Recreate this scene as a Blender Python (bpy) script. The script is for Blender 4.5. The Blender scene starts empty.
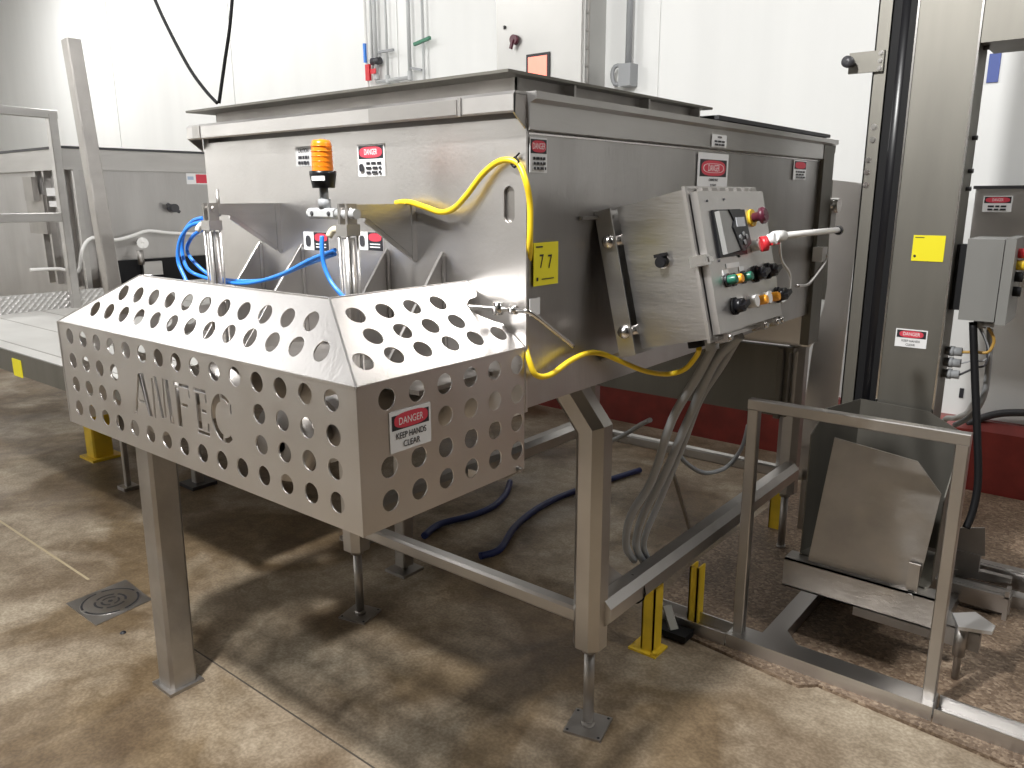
import bpy, bmesh, math, random
from mathutils import Vector, Matrix
random.seed(7)
PI=math.pi
C=bpy.context.scene.collection
# ------------------------------------------------------------------ camera
CAM=Vector((1.067,-1.369,1.6)); YAW,PITCH,ROLL=0.68033385,0.23450861,-0.0031567; FPX=786.252
fw=Vector((-math.sin(YAW)*math.cos(PITCH),math.cos(YAW)*math.cos(PITCH),-math.sin(PITCH)))
r0=Vector((math.cos(YAW),math.sin(YAW),0)); u0=r0.cross(fw)
rt=math.cos(ROLL)*r0+math.sin(ROLL)*u0; up=-math.sin(ROLL)*r0+math.cos(ROLL)*u0
cd=bpy.data.cameras.new('camera'); cam=bpy.data.objects.new('camera',cd); C.objects.link(cam)
cam.matrix_world=Matrix(((rt.x,up.x,-fw.x,CAM.x),(rt.y,up.y,-fw.y,CAM.y),(rt.z,up.z,-fw.z,CAM.z),(0,0,0,1)))
cd.sensor_width=36; cd.lens=FPX/1024*36; cd.clip_start=.05; cd.clip_end=60
bpy.context.scene.camera=cam
def on(ax,v,x,y):
    "point of a wall/floor/face plane (axis ax at value v) that a measured sight line meets"
    d=rt*((x-512)/FPX)+up*(-(y-384)/FPX)+fw
    t=(v-CAM[ax])/d[ax]; return CAM+d*t
def oX(v,x,y): return on(0,v,x,y)
def oY(v,x,y): return on(1,v,x,y)
def oZ(v,x,y): return on(2,v,x,y)
# ------------------------------------------------------------------ materials
MATS={}
def pmat(name,col,rough=.5,metal=0,bump=0,bscale=40,var=0,vscale=3,stretch=None,emit=None,spec=None,rvar=0,var2=None):
    m=bpy.data.materials.new(name); m.use_nodes=True; nt=m.node_tree; N=nt.nodes; L=nt.links
    b=N['Principled BSDF']; b.inputs['Base Color'].default_value=(*col,1); b.inputs['Roughness'].default_value=rough; b.inputs['Metallic'].default_value=metal
    if spec is not None: b.inputs['Specular IOR Level'].default_value=spec
    tc=N.new('ShaderNodeTexCoord'); mp=N.new('ShaderNodeMapping'); L.new(tc.outputs['Object'],mp.inputs[0])
    if stretch: mp.inputs['Scale'].default_value=stretch
    if var:
        n=N.new('ShaderNodeTexNoise'); n.inputs['Scale'].default_value=vscale; n.inputs['Detail'].default_value=5; L.new(mp.outputs[0],n.inputs['Vector'])
        cr=N.new('ShaderNodeValToRGB'); cr.color_ramp.elements[0].position=.3; cr.color_ramp.elements[1].position=.7
        c2=var2 or col
        cr.color_ramp.elements[0].color=(*[c*(1-var) for c in c2],1); cr.color_ramp.elements[1].color=(*[min(1,c*(1+var)) for c in col],1)
        L.new(n.outputs['Fac'],cr.inputs[0]); L.new(cr.outputs[0],b.inputs['Base Color'])
    if rvar:
        n=N.new('ShaderNodeTexNoise'); n.inputs['Scale'].default_value=vscale*1.7; n.inputs['Detail'].default_value=6; L.new(mp.outputs[0],n.inputs['Vector'])
        mr=N.new('ShaderNodeMapRange'); mr.inputs['From Min'].default_value=.3; mr.inputs['From Max'].default_value=.7
        mr.inputs['To Min'].default_value=rough-rvar; mr.inputs['To Max'].default_value=rough+rvar
        L.new(n.outputs['Fac'],mr.inputs['Value']); L.new(mr.outputs[0],b.inputs['Roughness'])
    if bump:
        n=N.new('ShaderNodeTexNoise'); n.inputs['Scale'].default_value=bscale; n.inputs['Detail'].default_value=3; L.new(mp.outputs[0],n.inputs['Vector'])
        bp=N.new('ShaderNodeBump'); bp.inputs['Strength'].default_value=bump; bp.inputs['Distance'].default_value=.002; L.new(n.outputs['Fac'],bp.inputs['Height']); L.new(bp.outputs[0],b.inputs['Normal'])
    if emit: b.inputs['Emission Color'].default_value=(*emit[0],1); b.inputs['Emission Strength'].default_value=emit[1]
    MATS[name]=m; return m
ST=pmat('brushed_steel',(.58,.565,.55),.34,1,bump=.25,bscale=30,var=.06,vscale=2.5,stretch=(1,1,6),rvar=.05)
STV=pmat('brushed_steel_wall',(.54,.525,.515),.36,1,bump=.3,bscale=60,var=.09,vscale=3,stretch=(2,2,.35),rvar=.07)
STG=pmat('bead_blasted_steel',(.65,.63,.615),.35,.98,bump=.2,bscale=120,var=.05,vscale=5,rvar=.05)
STT=pmat('steel_tube',(.50,.482,.465),.38,1,bump=.15,bscale=80,var=.08,vscale=6)
STD=pmat('dull_scuffed_steel',(.42,.40,.38),.45,1,bump=.4,bscale=50,var=.12,vscale=7,rvar=.08)
CHR=pmat('polished_steel',(.75,.73,.71),.2,1)
STB=pmat('olive_grey_steel',(.19,.182,.160),.5,.8,var=.08,vscale=4,stretch=(3,3,.4))
WHT=pmat('white_plastic',(.75,.74,.72),.45)
BLK=pmat('black_rubber',(.008,.008,.009),.6,spec=.25)
BLKS=pmat('black_gloss',(.010,.010,.012),.3,spec=.4)
DGR=pmat('dark_grey_plastic',(.045,.045,.05),.4)
GRY=pmat('grey_enamel',(.21,.21,.20),.4,var=.04)
PIP=pmat('pale_grey_pipe',(.46,.47,.47),.4)
GRC=pmat('grey_conduit',(.30,.31,.32),.45)
YEL=pmat('yellow_paint',(.80,.55,.03),.45,var=.12,vscale=12)
YCB=pmat('yellow_jacket',(.85,.60,.02),.4)
YLB=pmat('yellow_label',(.85,.75,.01),.5)
BLU=pmat('blue_tubing',(.03,.22,.75),.35)
NAV=pmat('navy_hose',(.007,.018,.10),.45)
AMB=pmat('amber_lens',(.85,.22,.01),.3,emit=((1,.3,.02),.03))
ORB=pmat('orange_button',(.9,.38,.03),.3)
GRN=pmat('green_plastic',(.02,.14,.09),.35)
RED=pmat('red_paint',(.62,.03,.04),.4)
MAR=pmat('dark_red_knob',(.09,.015,.03),.35)
SRED=pmat('sign_red',(.62,.05,.08),.5)
SWH=pmat('sign_white',(.80,.80,.80),.5)
SBK=pmat('sign_black',(.02,.02,.025),.5)
LCD=pmat('grey_screen',(.55,.57,.60),.2)
PNK=pmat('red_window_glow',(.9,.18,.12),.3,emit=((1,.25,.18),1.2))
GRV=pmat('green_clamp',(.05,.2,.12),.5)
LID=pmat('black_cover',(.02,.02,.022),.5)
WAL=pmat('white_wall_panel',(.78,.785,.77),.35,var=.03,vscale=1.2,stretch=(3,3,.3),bump=.05,bscale=8)
MARN=pmat('dark_red_curb',(.20,.028,.022),.38,var=.18,vscale=9)
DECK=pmat('pale_deck_plate',(.62,.61,.58),.5,.3,var=.05,vscale=5)
# floor
def floor_mat():
    m=bpy.data.materials.new('worn_concrete'); m.use_nodes=True; nt=m.node_tree; N=nt.nodes; L=nt.links; b=N['Principled BSDF']
    tc=N.new('ShaderNodeTexCoord')
    def noise(s,d=6,dist=0,off=0):
        n=N.new('ShaderNodeTexNoise'); n.inputs['Scale'].default_value=s; n.inputs['Detail'].default_value=d; n.inputs['Distortion'].default_value=dist
        mp=N.new('ShaderNodeMapping'); mp.inputs['Location'].default_value=(off,off*.7,0); L.new(tc.outputs['Object'],mp.inputs[0]); L.new(mp.outputs[0],n.inputs['Vector']); return n
    def ramp(n,p0,p1,c0,c1):
        r=N.new('ShaderNodeValToRGB'); r.color_ramp.elements[0].position=p0; r.color_ramp.elements[1].position=p1
        r.color_ramp.elements[0].color=(*c0,1); r.color_ramp.elements[1].color=(*c1,1); L.new(n.outputs['Fac'],r.inputs[0]); return r
    def mix(f,a,c,mode='MIX'):
        x=N.new('ShaderNodeMix'); x.data_type='RGBA'; x.blend_type=mode
        if isinstance(f,float): x.inputs[0].default_value=f
        else: L.new(f,x.inputs[0])
        L.new(a,x.inputs[6]); L.new(c,x.inputs[7]); return x.outputs[2]
    base=ramp(noise(2.2,8,.3),.35,.68,(.215,.168,.118),(.42,.365,.285))
    stain=ramp(noise(1.25,9,1.2,5),.44,.56,(1.08,1.07,1.05),(.58,.50,.39))
    a=mix(1.0,base.outputs[0],stain.outputs[0],'MULTIPLY')
    speck=ramp(noise(90,3,0,2),.40,.62,(.74,.71,.67),(1.12,1.12,1.12))
    a=mix(.75,a,speck.outputs[0],'MULTIPLY')
    sp2=ramp(noise(14,8,.8,9),.38,.62,(.76,.73,.69),(1.10,1.10,1.10))
    a=mix(.8,a,sp2.outputs[0],'MULTIPLY')
    L.new(a,b.inputs['Base Color'])
    rr=ramp(noise(1.6,5,.6,5),.42,.62,(.62,.62,.62),(.38,.38,.38)); L.new(rr.outputs[0],b.inputs['Roughness'])
    bp=N.new('ShaderNodeBump'); bp.inputs['Strength'].default_value=.35; bp.inputs['Distance'].default_value=.004; L.new(noise(60,4).outputs['Fac'],bp.inputs['Height']); L.new(bp.outputs[0],b.inputs['Normal'])
    return m
def pebble_mat():
    m=bpy.data.materials.new('exposed_pebble_screed'); m.use_nodes=True; nt=m.node_tree; N=nt.nodes; L=nt.links; b=N['Principled BSDF']
    tc=N.new('ShaderNodeTexCoord'); v=N.new('ShaderNodeTexVoronoi'); v.inputs['Scale'].default_value=95; L.new(tc.outputs['Object'],v.inputs['Vector'])
    sep=N.new('ShaderNodeSeparateColor'); L.new(v.outputs['Color'],sep.inputs[0])
    r=N.new('ShaderNodeValToRGB'); cr=r.color_ramp; cr.elements[0].position=0; cr.elements[0].color=(.15,.10,.065,1); cr.elements[1].position=1; cr.elements[1].color=(.40,.31,.225,1)
    e=cr.elements.new(.45); e.color=(.23,.165,.115,1); e=cr.elements.new(.75); e.color=(.29,.215,.15,1)
    L.new(sep.outputs[0],r.inputs[0])
    n=N.new('ShaderNodeTexNoise'); n.inputs['Scale'].default_value=3; n.inputs['Detail'].default_value=5; L.new(tc.outputs['Object'],n.inputs['Vector'])
    r2=N.new('ShaderNodeValToRGB'); r2.color_ramp.elements[0].position=.35; r2.color_ramp.elements[0].color=(.55,.52,.48,1); r2.color_ramp.elements[1].position=.65; r2.color_ramp.elements[1].color=(1.1,1.1,1.1,1)
    L.new(n.outputs['Fac'],r2.inputs[0])
    x=N.new('ShaderNodeMix'); x.data_type='RGBA'; x.blend_type='MULTIPLY'; x.inputs[0].default_value=1; L.new(r.outputs[0],x.inputs[6]); L.new(r2.outputs[0],x.inputs[7]); L.new(x.outputs[2],b.inputs['Base Color'])
    b.inputs['Roughness'].default_value=.55
    bp=N.new('ShaderNodeBump'); bp.inputs['Strength'].default_value=.7; bp.inputs['Distance'].default_value=.004; bp.invert=True; L.new(v.outputs['Distance'],bp.inputs['Height']); L.new(bp.outputs[0],b.inputs['Normal'])
    return m
def checker_mat():
    m=bpy.data.materials.new('checker_plate'); m.use_nodes=True; nt=m.node_tree; N=nt.nodes; L=nt.links; b=N['Principled BSDF']
    b.inputs['Base Color'].default_value=(.58,.57,.56,1); b.inputs['Metallic'].default_value=.9; b.inputs['Roughness'].default_value=.4
    tc=N.new('ShaderNodeTexCoord'); mp=N.new('ShaderNodeMapping'); mp.inputs['Rotation'].default_value=(PI/4,0,0); mp.inputs['Scale'].default_value=(1,38,38); L.new(tc.outputs['Object'],mp.inputs[0])
    ck=N.new('ShaderNodeTexVoronoi'); ck.inputs['Scale'].default_value=1; ck.inputs['Randomness'].default_value=.1; L.new(mp.outputs[0],ck.inputs['Vector'])
    bp=N.new('ShaderNodeBump'); bp.inputs['Strength'].default_value=1; bp.inputs['Distance'].default_value=.01; L.new(ck.outputs['Distance'],bp.inputs['Height']); L.new(bp.outputs[0],b.inputs['Normal'])
    return m
FLO=floor_mat(); PEB=pebble_mat(); CHK=checker_mat()
# ------------------------------------------------------------------ mesh helpers
class MB:
    def __init__(s): s.v=[]; s.f=[]; s.mi=[]; s.sm=[]; s.mats=[]; s.cur=0
    def mat(s,m):
        if m not in s.mats: s.mats.append(m)
        s.cur=s.mats.index(m); return s
    def add(s,vs,fs,smooth=False):
        o=len(s.v); s.v+=[Vector(v) for v in vs]
        for f in fs: s.f.append([i+o for i in f]); s.mi.append(s.cur); s.sm.append(smooth)
        return s
    def box(s,a,b):
        x0,y0,z0=[min(p,q) for p,q in zip(a,b)]; x1,y1,z1=[max(p,q) for p,q in zip(a,b)]
        return s.add([(x0,y0,z0),(x1,y0,z0),(x1,y1,z0),(x0,y1,z0),(x0,y0,z1),(x1,y0,z1),(x1,y1,z1),(x0,y1,z1)],
            [(0,3,2,1),(4,5,6,7),(0,1,5,4),(1,2,6,5),(2,3,7,6),(3,0,4,7)])
    def obox(s,c,ax,ay,az):
        c=Vector(c); ax,ay,az=Vector(ax)/2,Vector(ay)/2,Vector(az)/2
        vs=[c+i*ax+j*ay+k*az for k in(-1,1) for j in(-1,1) for i in(-1,1)]
        return s.add(vs,[(0,2,3,1),(4,5,7,6),(0,1,5,4),(1,3,7,5),(3,2,6,7),(2,0,4,6)])
    def prism(s,poly,off):
        "polygon of 3D points extruded by vector off"
        n=len(poly); off=Vector(off); p=[Vector(q) for q in poly]
        return s.add(p+[q+off for q in p],[tuple(range(n))[::-1],tuple(range(n,2*n))]+[(i,(i+1)%n,(i+1)%n+n,i+n) for i in range(n)])
    def bar(s,p0,p1,w,h=None,upv=(0,0,1),ch=0,roll=0):
        "rectangular (chamfered) tube between two points"
        h=h or w; p0,p1=Vector(p0),Vector(p1); d=(p1-p0).normalized(); U=Vector(upv)
        if abs(d.dot(U))>.95: U=Vector((0,1,0))
        R=d.cross(U).normalized(); U=R.cross(d)
        if roll: R,U=R*math.cos(roll)+U*math.sin(roll),U*math.cos(roll)-R*math.sin(roll)
        a,b=w/2,h/2; c=ch or min(w,h)*.08
        pr=[(a-c,-b),(a,-b+c),(a,b-c),(a-c,b),(-a+c,b),(-a,b-c),(-a,-b+c),(-a+c,-b)]
        vs=[p0+R*x+U*y for x,y in pr]+[p1+R*x+U*y for x,y in pr]
        return s.add(vs,[tuple(range(8))[::-1],tuple(range(8,16))]+[(i,(i+1)%8,(i+1)%8+8,i+8) for i in range(8)])
    def cyl(s,p0,p1,r,r1=None,n=16,cap=True):
        r1=r if r1 is None else r1; p0,p1=Vector(p0),Vector(p1); d=(p1-p0).normalized()
        U=Vector((0,0,1)) if abs(d.z)<.9 else Vector((1,0,0)); R=d.cross(U).normalized(); U=R.cross(d)
        cs=[(math.cos(2*PI*i/n),math.sin(2*PI*i/n)) for i in range(n)]
        vs=[p0+(R*c+U*q)*r for c,q in cs]+[p1+(R*c+U*q)*r1 for c,q in cs]
        s.add(vs,[(i,(i+1)%n,(i+1)%n+n,i+n) for i in range(n)],True)
        if cap:
            s.add([p0+(R*c+U*q)*r for c,q in cs],[tuple(range(n))[::-1]]); s.add([p1+(R*c+U*q)*r1 for c,q in cs],[tuple(range(n))])
        return s
    def lathe(s,p0,d,prof,n=20):
        "prof = [(along, radius)...]"
        for (a,ra),(b,rb) in zip(prof,prof[1:]): 
            s.cyl(Vector(p0)+Vector(d)*a,Vector(p0)+Vector(d)*b,max(ra,1e-4),max(rb,1e-4),n,cap=False) if abs(a-b)>1e-6 else s._ring(p0,d,a,ra,rb,n)
        return s
    def _ring(s,p0,d,a,ra,rb,n):
        e=Vector(d).normalized()*1e-5
        return s.cyl(Vector(p0)+Vector(d)*a,Vector(p0)+Vector(d)*a+e,max(ra,1e-4),max(rb,1e-4),n,cap=False)
    def tube(s,pts,r,n=8,sub=6):
        P=[Vector(p) for p in pts]; Q=[]
        if sub>1 and len(P)>2:
            for i in range(len(P)-1):
                a=P[max(i-1,0)];b=P[i];c=P[i+1];d=P[min(i+2,len(P)-1)]
                for k in range(sub):
                    t=k/sub; Q.append(.5*((2*b)+(c-a)*t+(2*a-5*b+4*c-d)*t*t+(3*b-a-3*c+d)*t**3))
            Q.append(P[-1])
        else: Q=P
        vs=[];U=None
        for i,q in enumerate(Q):
            d=(Q[min(i+1,len(Q)-1)]-Q[max(i-1,0)]).normalized()
            if U is None: U=(Vector((0,0,1)) if abs(d.z)<.9 else Vector((1,0,0)))
            R=d.cross(U).normalized(); U=R.cross(d).normalized()
            vs+=[q+(R*math.cos(2*PI*j/n)+U*math.sin(2*PI*j/n))*r for j in range(n)]
        m=len(Q); fs=[(i*n+j,i*n+(j+1)%n,(i+1)*n+(j+1)%n,(i+1)*n+j) for i in range(m-1) for j in range(n)]
        s.add(vs,fs,True); s.add(vs[:n],[tuple(range(n))[::-1]]); s.add(vs[-n:],[tuple(range(n))]); return s
    def build(s,name,mat=None,parent=None,origin=None):
        if not s.mats: s.mats=[mat]
        if parent is not None: o0=ORG[parent.name]
        elif origin: o0=Vector(origin)
        else:
            xs=[v.x for v in s.v];ys=[v.y for v in s.v];zs=[v.z for v in s.v]
            o0=Vector(((min(xs)+max(xs))/2,(min(ys)+max(ys))/2,min(zs)))
        me=bpy.data.meshes.new(name); me.from_pydata([v-o0 for v in s.v],[],s.f)
        for m in s.mats: me.materials.append(m)
        me.polygons.foreach_set('material_index',s.mi); me.polygons.foreach_set('use_smooth',s.sm)
        bm=bmesh.new(); bm.from_mesh(me); bmesh.ops.remove_doubles(bm,verts=bm.verts,dist=1e-6); bmesh.ops.recalc_face_normals(bm,faces=bm.faces); bm.to_mesh(me); bm.free()
        me.update()
        ob=bpy.data.objects.new(name,me); C.objects.link(ob)
        if parent is not None: ob.parent=parent
        else: ob.location=o0
        ORG[ob.name]=o0
        return ob
ORG={}
def thing(name,label,cat,loc,group=None):
    o=bpy.data.objects.new(name,None); C.objects.link(o); o.location=loc; o.empty_display_size=.1
    o['label']=label; o['category']=cat
    if group: o['group']=group
    ORG[o.name]=Vector(loc); return o
def tag(o,label,cat,group=None):
    o['label']=label; o['category']=cat
    if group: o['group']=group
    return o
def lab(o,l): o['label']=l; return o
def struct(o): o['kind']='structure'; return o
# flat perforated sheet from 2D outlines with holes -> (verts, faces)
def sheet(outer,holes,th):
    cu=bpy.data.curves.new('tmp','CURVE'); cu.dimensions='2D'; cu.fill_mode='BOTH'; cu.extrude=th/2
    for pl in [outer]+holes:
        sp=cu.splines.new('POLY'); sp.points.add(len(pl)-1)
        for p,q in zip(sp.points,pl): p.co=(q[0],q[1],0,1)
        sp.use_cyclic_u=True
    ob=bpy.data.objects.new('tmp',cu); C.objects.link(ob)
    me=bpy.data.meshes.new_from_object(ob)
    vs=[v.co.copy() for v in me.vertices]; fs=[tuple(p.vertices) for p in me.polygons]
    bpy.data.objects.remove(ob); bpy.data.curves.remove(cu); bpy.data.meshes.remove(me)
    return vs,fs
def circ(x,y,r,n=20,ry=None): ry=ry or r; return [(x+r*math.cos(2*PI*i/n),y+ry*math.sin(2*PI*i/n)) for i in range(n)]
def place(mb,vf,O,ex,ey,ez):
    vs,fs=vf; mb.add([Vector(O)+Vector(ex)*v.x+Vector(ey)*v.y+Vector(ez)*v.z for v in vs],fs)
def text_vf(txt,size,th=.0006,bold=.0,xs=1.0):
    cu=bpy.data.curves.new('tmp','FONT'); cu.body=txt; cu.size=size; cu.extrude=th/2; cu.align_x='CENTER'; cu.align_y='CENTER'; cu.offset=bold
    ob=bpy.data.objects.new('tmp',cu); C.objects.link(ob)
    me=bpy.data.meshes.new_from_object(ob)
    vs=[Vector((v.co.x*xs,v.co.y,v.co.z)) for v in me.vertices]; fs=[tuple(p.vertices) for p in me.polygons]
    bpy.data.objects.remove(ob); bpy.data.curves.remove(cu); bpy.data.meshes.remove(me)
    return vs,fs
# signs: built on a plane with origin (top-left), ex right, ey up, normal = ex x ey
def sign(parent,name,O,ex,ey,w,h,items,base=SWH,label=None):
    "items: ('rect',x0,y0,x1,y1,mat) ('ell',..) ('text',cx,cy,size,str,mat) in fractions of w,h measured from the top-left"
    O,ex,ey=Vector(O),Vector(ex).normalized(),Vector(ey).normalized(); n=ex.cross(ey)
    b=MB().mat(base); b.obox(O+ex*w/2-ey*h/2+n*.001,ex*w,ey*h,n*.0018)
    plate=b.build(name,base,parent)
    m=MB(); k=0
    for it in items:
        k+=1; d=.0020+.0003*k
        if it[0]=='rect':
            x0,y0,x1,y1=it[1]*w,it[2]*h,it[3]*w,it[4]*h; m.mat(it[5]); m.obox(O+ex*(x0+x1)/2-ey*(y0+y1)/2+n*d,ex*(x1-x0),ey*(y1-y0),n*.0005)
        elif it[0]=='ell':
            x0,y0,x1,y1=it[1]*w,it[2]*h,it[3]*w,it[4]*h; m.mat(it[5]); rx,ry=(x1-x0)/2,(y1-y0)/2
            m.prism([O+ex*((x0+x1)/2+rx*math.copysign(abs(math.cos(t))**.7,math.cos(t)))-ey*((y0+y1)/2+ry*math.copysign(abs(math.sin(t))**.7,math.sin(t)))+n*d for t in [2*PI*i/24 for i in range(24)]],n*.0004)
        else:
            _,cx,cy,sz,tx,mt=it[:6]; m.mat(mt); xs=it[6] if len(it)>6 else 1
            place(m,text_vf(tx,sz*h,.0004,.0,xs),O+ex*cx*w-ey*cy*h+n*d,ex,ey,n)
    if items: m.build('lettering',SBK,plate)
    if label: lab(plate,label)
    return plate
def bolt(mb,p,n,r=.008,h=.008):
    n=Vector(n); mb.cyl(Vector(p),Vector(p)+n*h,r,n=6); mb.cyl(Vector(p)-n*.001,Vector(p)+n*h*.25,r*1.4,n=12)
DNG=[('rect',.04,.05,.96,.45,SBK),('ell',.08,.08,.92,.42,SRED),('text',.5,.25,.25,'DANGER',SWH,.62)]
def dashes(y0,y1,rows,x0=.15,x1=.85):
    out=[]
    for i in range(rows):
        y=y0+(y1-y0)*(i+.5)/rows; hh=(y1-y0)/rows*.28; x=x0+random.random()*.06
        while x<x1-.05:
            l=.1+random.random()*.13; out.append(('rect',x,y-hh,min(x+l,x1),y+hh,SBK)); x+=l+.045
    return out
# ================================================================== SETTING
b=MB(); b.box((-14,-7,-.1),(7,3.5,0)); struct(b.build('floor',FLO,origin=(0,0,0)))
# deck far side of room beyond the left: wall along y and wall along x
b=MB(); b.box((-14,3.5,0),(7,3.7,6)); struct(b.build('wall_back',WAL,origin=(0,3.5,0)))
b=MB(); b.box((-14,-7.2,0),(7,-7,6)); struct(b.build('wall_front',WAL,origin=(0,-7,0)))
b=MB(); b.box((7,-7,0),(7.2,3.7,6)); struct(b.build('wall_right',pmat('dark_grey_wall',(.10,.10,.10),.6),origin=(7,0,0)))
b=MB(); b.box((-14,-7,5.0),(7,3.7,5.1)); struct(b.build('ceiling',pmat('grey_ceiling',(.12,.12,.12),.7),origin=(0,0,5.0)))
b=MB(); b.box((-14.2,-7,0),(-14,3.7,6)); struct(b.build('wall_left',WAL,origin=(-14,0,0)))
b=MB()
b.prism([(-14,3.5,0),(-14,3.42,0),(-14,3.42,.35),(-14,3.45,.40),(-14,3.5,.40)],(21,0,0)); struct(b.build('baseboard_back',MARN,origin=(0,3.42,0)))
for i,x in enumerate([-9.1,-6.55,-4.1,-1.65,.8]):
    b=MB(); b.box((x-.02,3.492,.40),(x+.02,3.4995,6)); struct(b.build('trim_%d'%(i+1),WAL))
# raised pebble screed under the lifter
b=MB(); b.prism([(-.28,1.10,0),(-.1,1.08,0),(.35,1.03,0),(.40,1.075,0),(1.1,1.02,0),(2.4,1.0,0),(2.4,3.4,0),(-.30,3.4,0),(-.33,1.6,0)],(0,0,.012)); o=struct(b.build('floor_screed',PEB,origin=(0,1,0)))
# saw-cut joints
b=MB(); b.box((-3.32,-.114,0),(-2.3,-.104,.0012)); struct(b.build('trim_6',pmat('pale_joint_filler',(.45,.37,.24),.7)))
b=MB(); b.box((-1.5,-.112,0),(.9,-.107,.0012)); struct(b.build('trim_7',pmat('dark_joint',(.06,.05,.04),.8)))

# ================================================================== MIXER
mx=thing('paddle_mixer','large stainless steel paddle mixer with rimmed open hopper on octagonal legs','mixer',(-.62,1.0,0))
W=1.25
# trough shell
prof=[(0,1.735),(0,1.128),(-.05,1.108),(-.12,1.08),(-.22,1.035),(-.32,.99),(-.42,.945),(-.52,.905),(-.625,.89)]
prof+= [(-W-x,z) for x,z in prof[-2::-1]]
t=.004
b=MB(); L=1.985
n=len(prof)
vs=[(x,.003,z) for x,z in prof]+[(x,L,z) for x,z in prof]+[(x+(t*2*(-x/W)-t),.003,z+ (0 if i in(0,n-1) else t*1.2)) for i,(x,z) in enumerate(prof)]+[(x+(t*2*(-x/W)-t),L,z+(0 if i in(0,n-1) else t*1.2)) for i,(x,z) in enumerate(prof)]
fs=[(i,i+1,i+1+n,i+n) for i in range(n-1)]+[(i+2*n,i+3*n,i+1+3*n,i+1+2*n) for i in range(n-1)]+[(0,n,3*n,2*n),(n-1,3*n-1,4*n-1,2*n-1)]
b.add(vs,fs,False); b.build('trough',STV,mx)
# end plates
slot=circ(-.044,1.582,.0155,20); slot=[(x,z+(.024 if z>1.582 else -.024)) for x,z in slot]
out=[(0.003,1.76),(0.003,1.12)]+[(x,z-.012) for x,z in prof[2:-2]]+[(-W-.003,1.12),(-W-.003,1.76)]
b=MB(); place(b,sheet(out,[slot],.006),(0,-.001,0),(1,0,0),(0,0,1),(0,-1,0)); b.build('end_plate',STG,mx)
b=MB(); b.box((-.075,.004,1.52),(-.008,.008,1.64)); b.build('slot_backing',STD,mx)
b=MB(); place(b,sheet([(0.003,1.76),(0.003,1.0),(-.02,.97),(-W+.02,.97),(-W-.003,1.0),(-W-.003,1.76)],[],.006),(0,1.99,0),(1,0,0),(0,0,1),(0,-1,0)); b.build('end_plate',STG,mx)
b=MB(); b.box((-.09,1.955,.655),(-1.16,1.985,.955)); b.box((-.07,1.945,.945),(-1.18,1.99,.965)); b.bar((-.12,1.94,.65),(-.12,1.94,.96),.025); b.build('rear_skirt',STB,mx)
# rims
b=MB()
lip=[(-.040,1.772),(-.040,1.768),(-.044,1.768),(-.046,1.772),(-.046,1.804),(-.040,1.811),(.02,1.811),(.02,1.805),(-.038,1.805)]
b.prism([(-W-.02,y,z) for y,z in lip],(W+.022,0,0)); b.build('end_rim',STG,mx); b=MB()
b.prism([(-W-.02,1.99-y,z) for y,z in lip],(W+.022,0,0))
b.build('end_rim',STG,mx)
for gx in(-.002,-W-.018):
    for yy,sg in((0,1),(1.99,-1)):
        b=MB(); b.prism([(gx,yy,1.735),(gx,yy-sg*.044,1.768),(gx,yy-sg*.044,1.806),(gx,yy,1.806)],(.004,0,0)); b.build('rim_gusset',STD,mx)
for c0,c1 in(((-.44,-.0485,1.772),(-.155,-.0455,1.803)),((-.150,-.049,1.768),(-.142,-.0455,1.806)),((-1.235,-.0485,1.772),(-1.195,-.0455,1.806))):
    b=MB(); b.box(c0,c1); b.build('rim_cover_strip',STT,mx)
for sx,x0 in((1,0),(-1,-W)):
    b=MB(); b.prism([(x0,0,1.732),(x0+sx*.010,0,1.737),(x0+sx*.010,0,1.790),(x0+sx*.026,0,1.797),(x0+sx*.026,0,1.812),(x0-sx*.02,0,1.812),(x0-sx*.02,0,1.732)],(0,1.99,0)); b.build('side_rim',ST,mx)
b=MB(); b.bar((.002,.003,1.729),(.002,1.86,1.729),.005,.004); b.build('weld_seam',CHR,mx)
b=MB(); b.box((-.01,1.87,1.0),(.012,1.995,1.79)); b.box((-.02,1.862,1.0),(.016,1.872,1.735)); b.build('corner_post',STB,mx)
# collar
zc=1.853; b=MB()
x0,x1,y0,y1=-1.285,-.02,-.035,.93
b.prism([(x0,y0,zc-.004),(x1,y0,zc-.004),(x1,y0+.075,zc-.004),(x0,y0+.075,zc-.004)],(0,0,.006))
b.prism([(x0,y1-.07,zc-.004),(x1,y1-.07,zc-.004),(x1,y1,zc-.004),(x0,y1,zc-.004)],(0,0,.006))
for xa,xb in((x0,x0+.075),(x1-.075,x1)): b.box((xa,y0+.075,zc-.004),(xb,y1-.07,zc+.002))
b.build('collar_flange',STB,mx)
cx0,cx1,cy0,cy1=-1.235,-.055,.035,.88
b=MB()
b.box((cx0,cy0,1.76),(cx1,cy0+.004,zc-.004)); b.box((cx0,cy1-.004,1.76),(cx1,cy1,zc-.004)); b.box((cx0,cy0,1.76),(cx0+.004,cy1,zc-.004)); b.box((cx1-.004,cy0,1.76),(cx1,cy1,zc-.004))
b.build('collar_wall',STD,mx)
for yy in (.215,.56,.855):
    b=MB(); b.box((cx1,yy,1.80),(cx1+.028,yy+.008,zc-.005)); b.build('collar_stiffener',STT,mx)
b=MB(); b.box((-1.22,.94,1.822),(-.004,1.975,1.834)); b.box((-1.2,.95,1.76),(-1.19,1.96,1.822)); b.box((-.03,.95,1.79),(-.02,1.96,1.822)); b.build('rear_cover',LID,mx)
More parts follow.
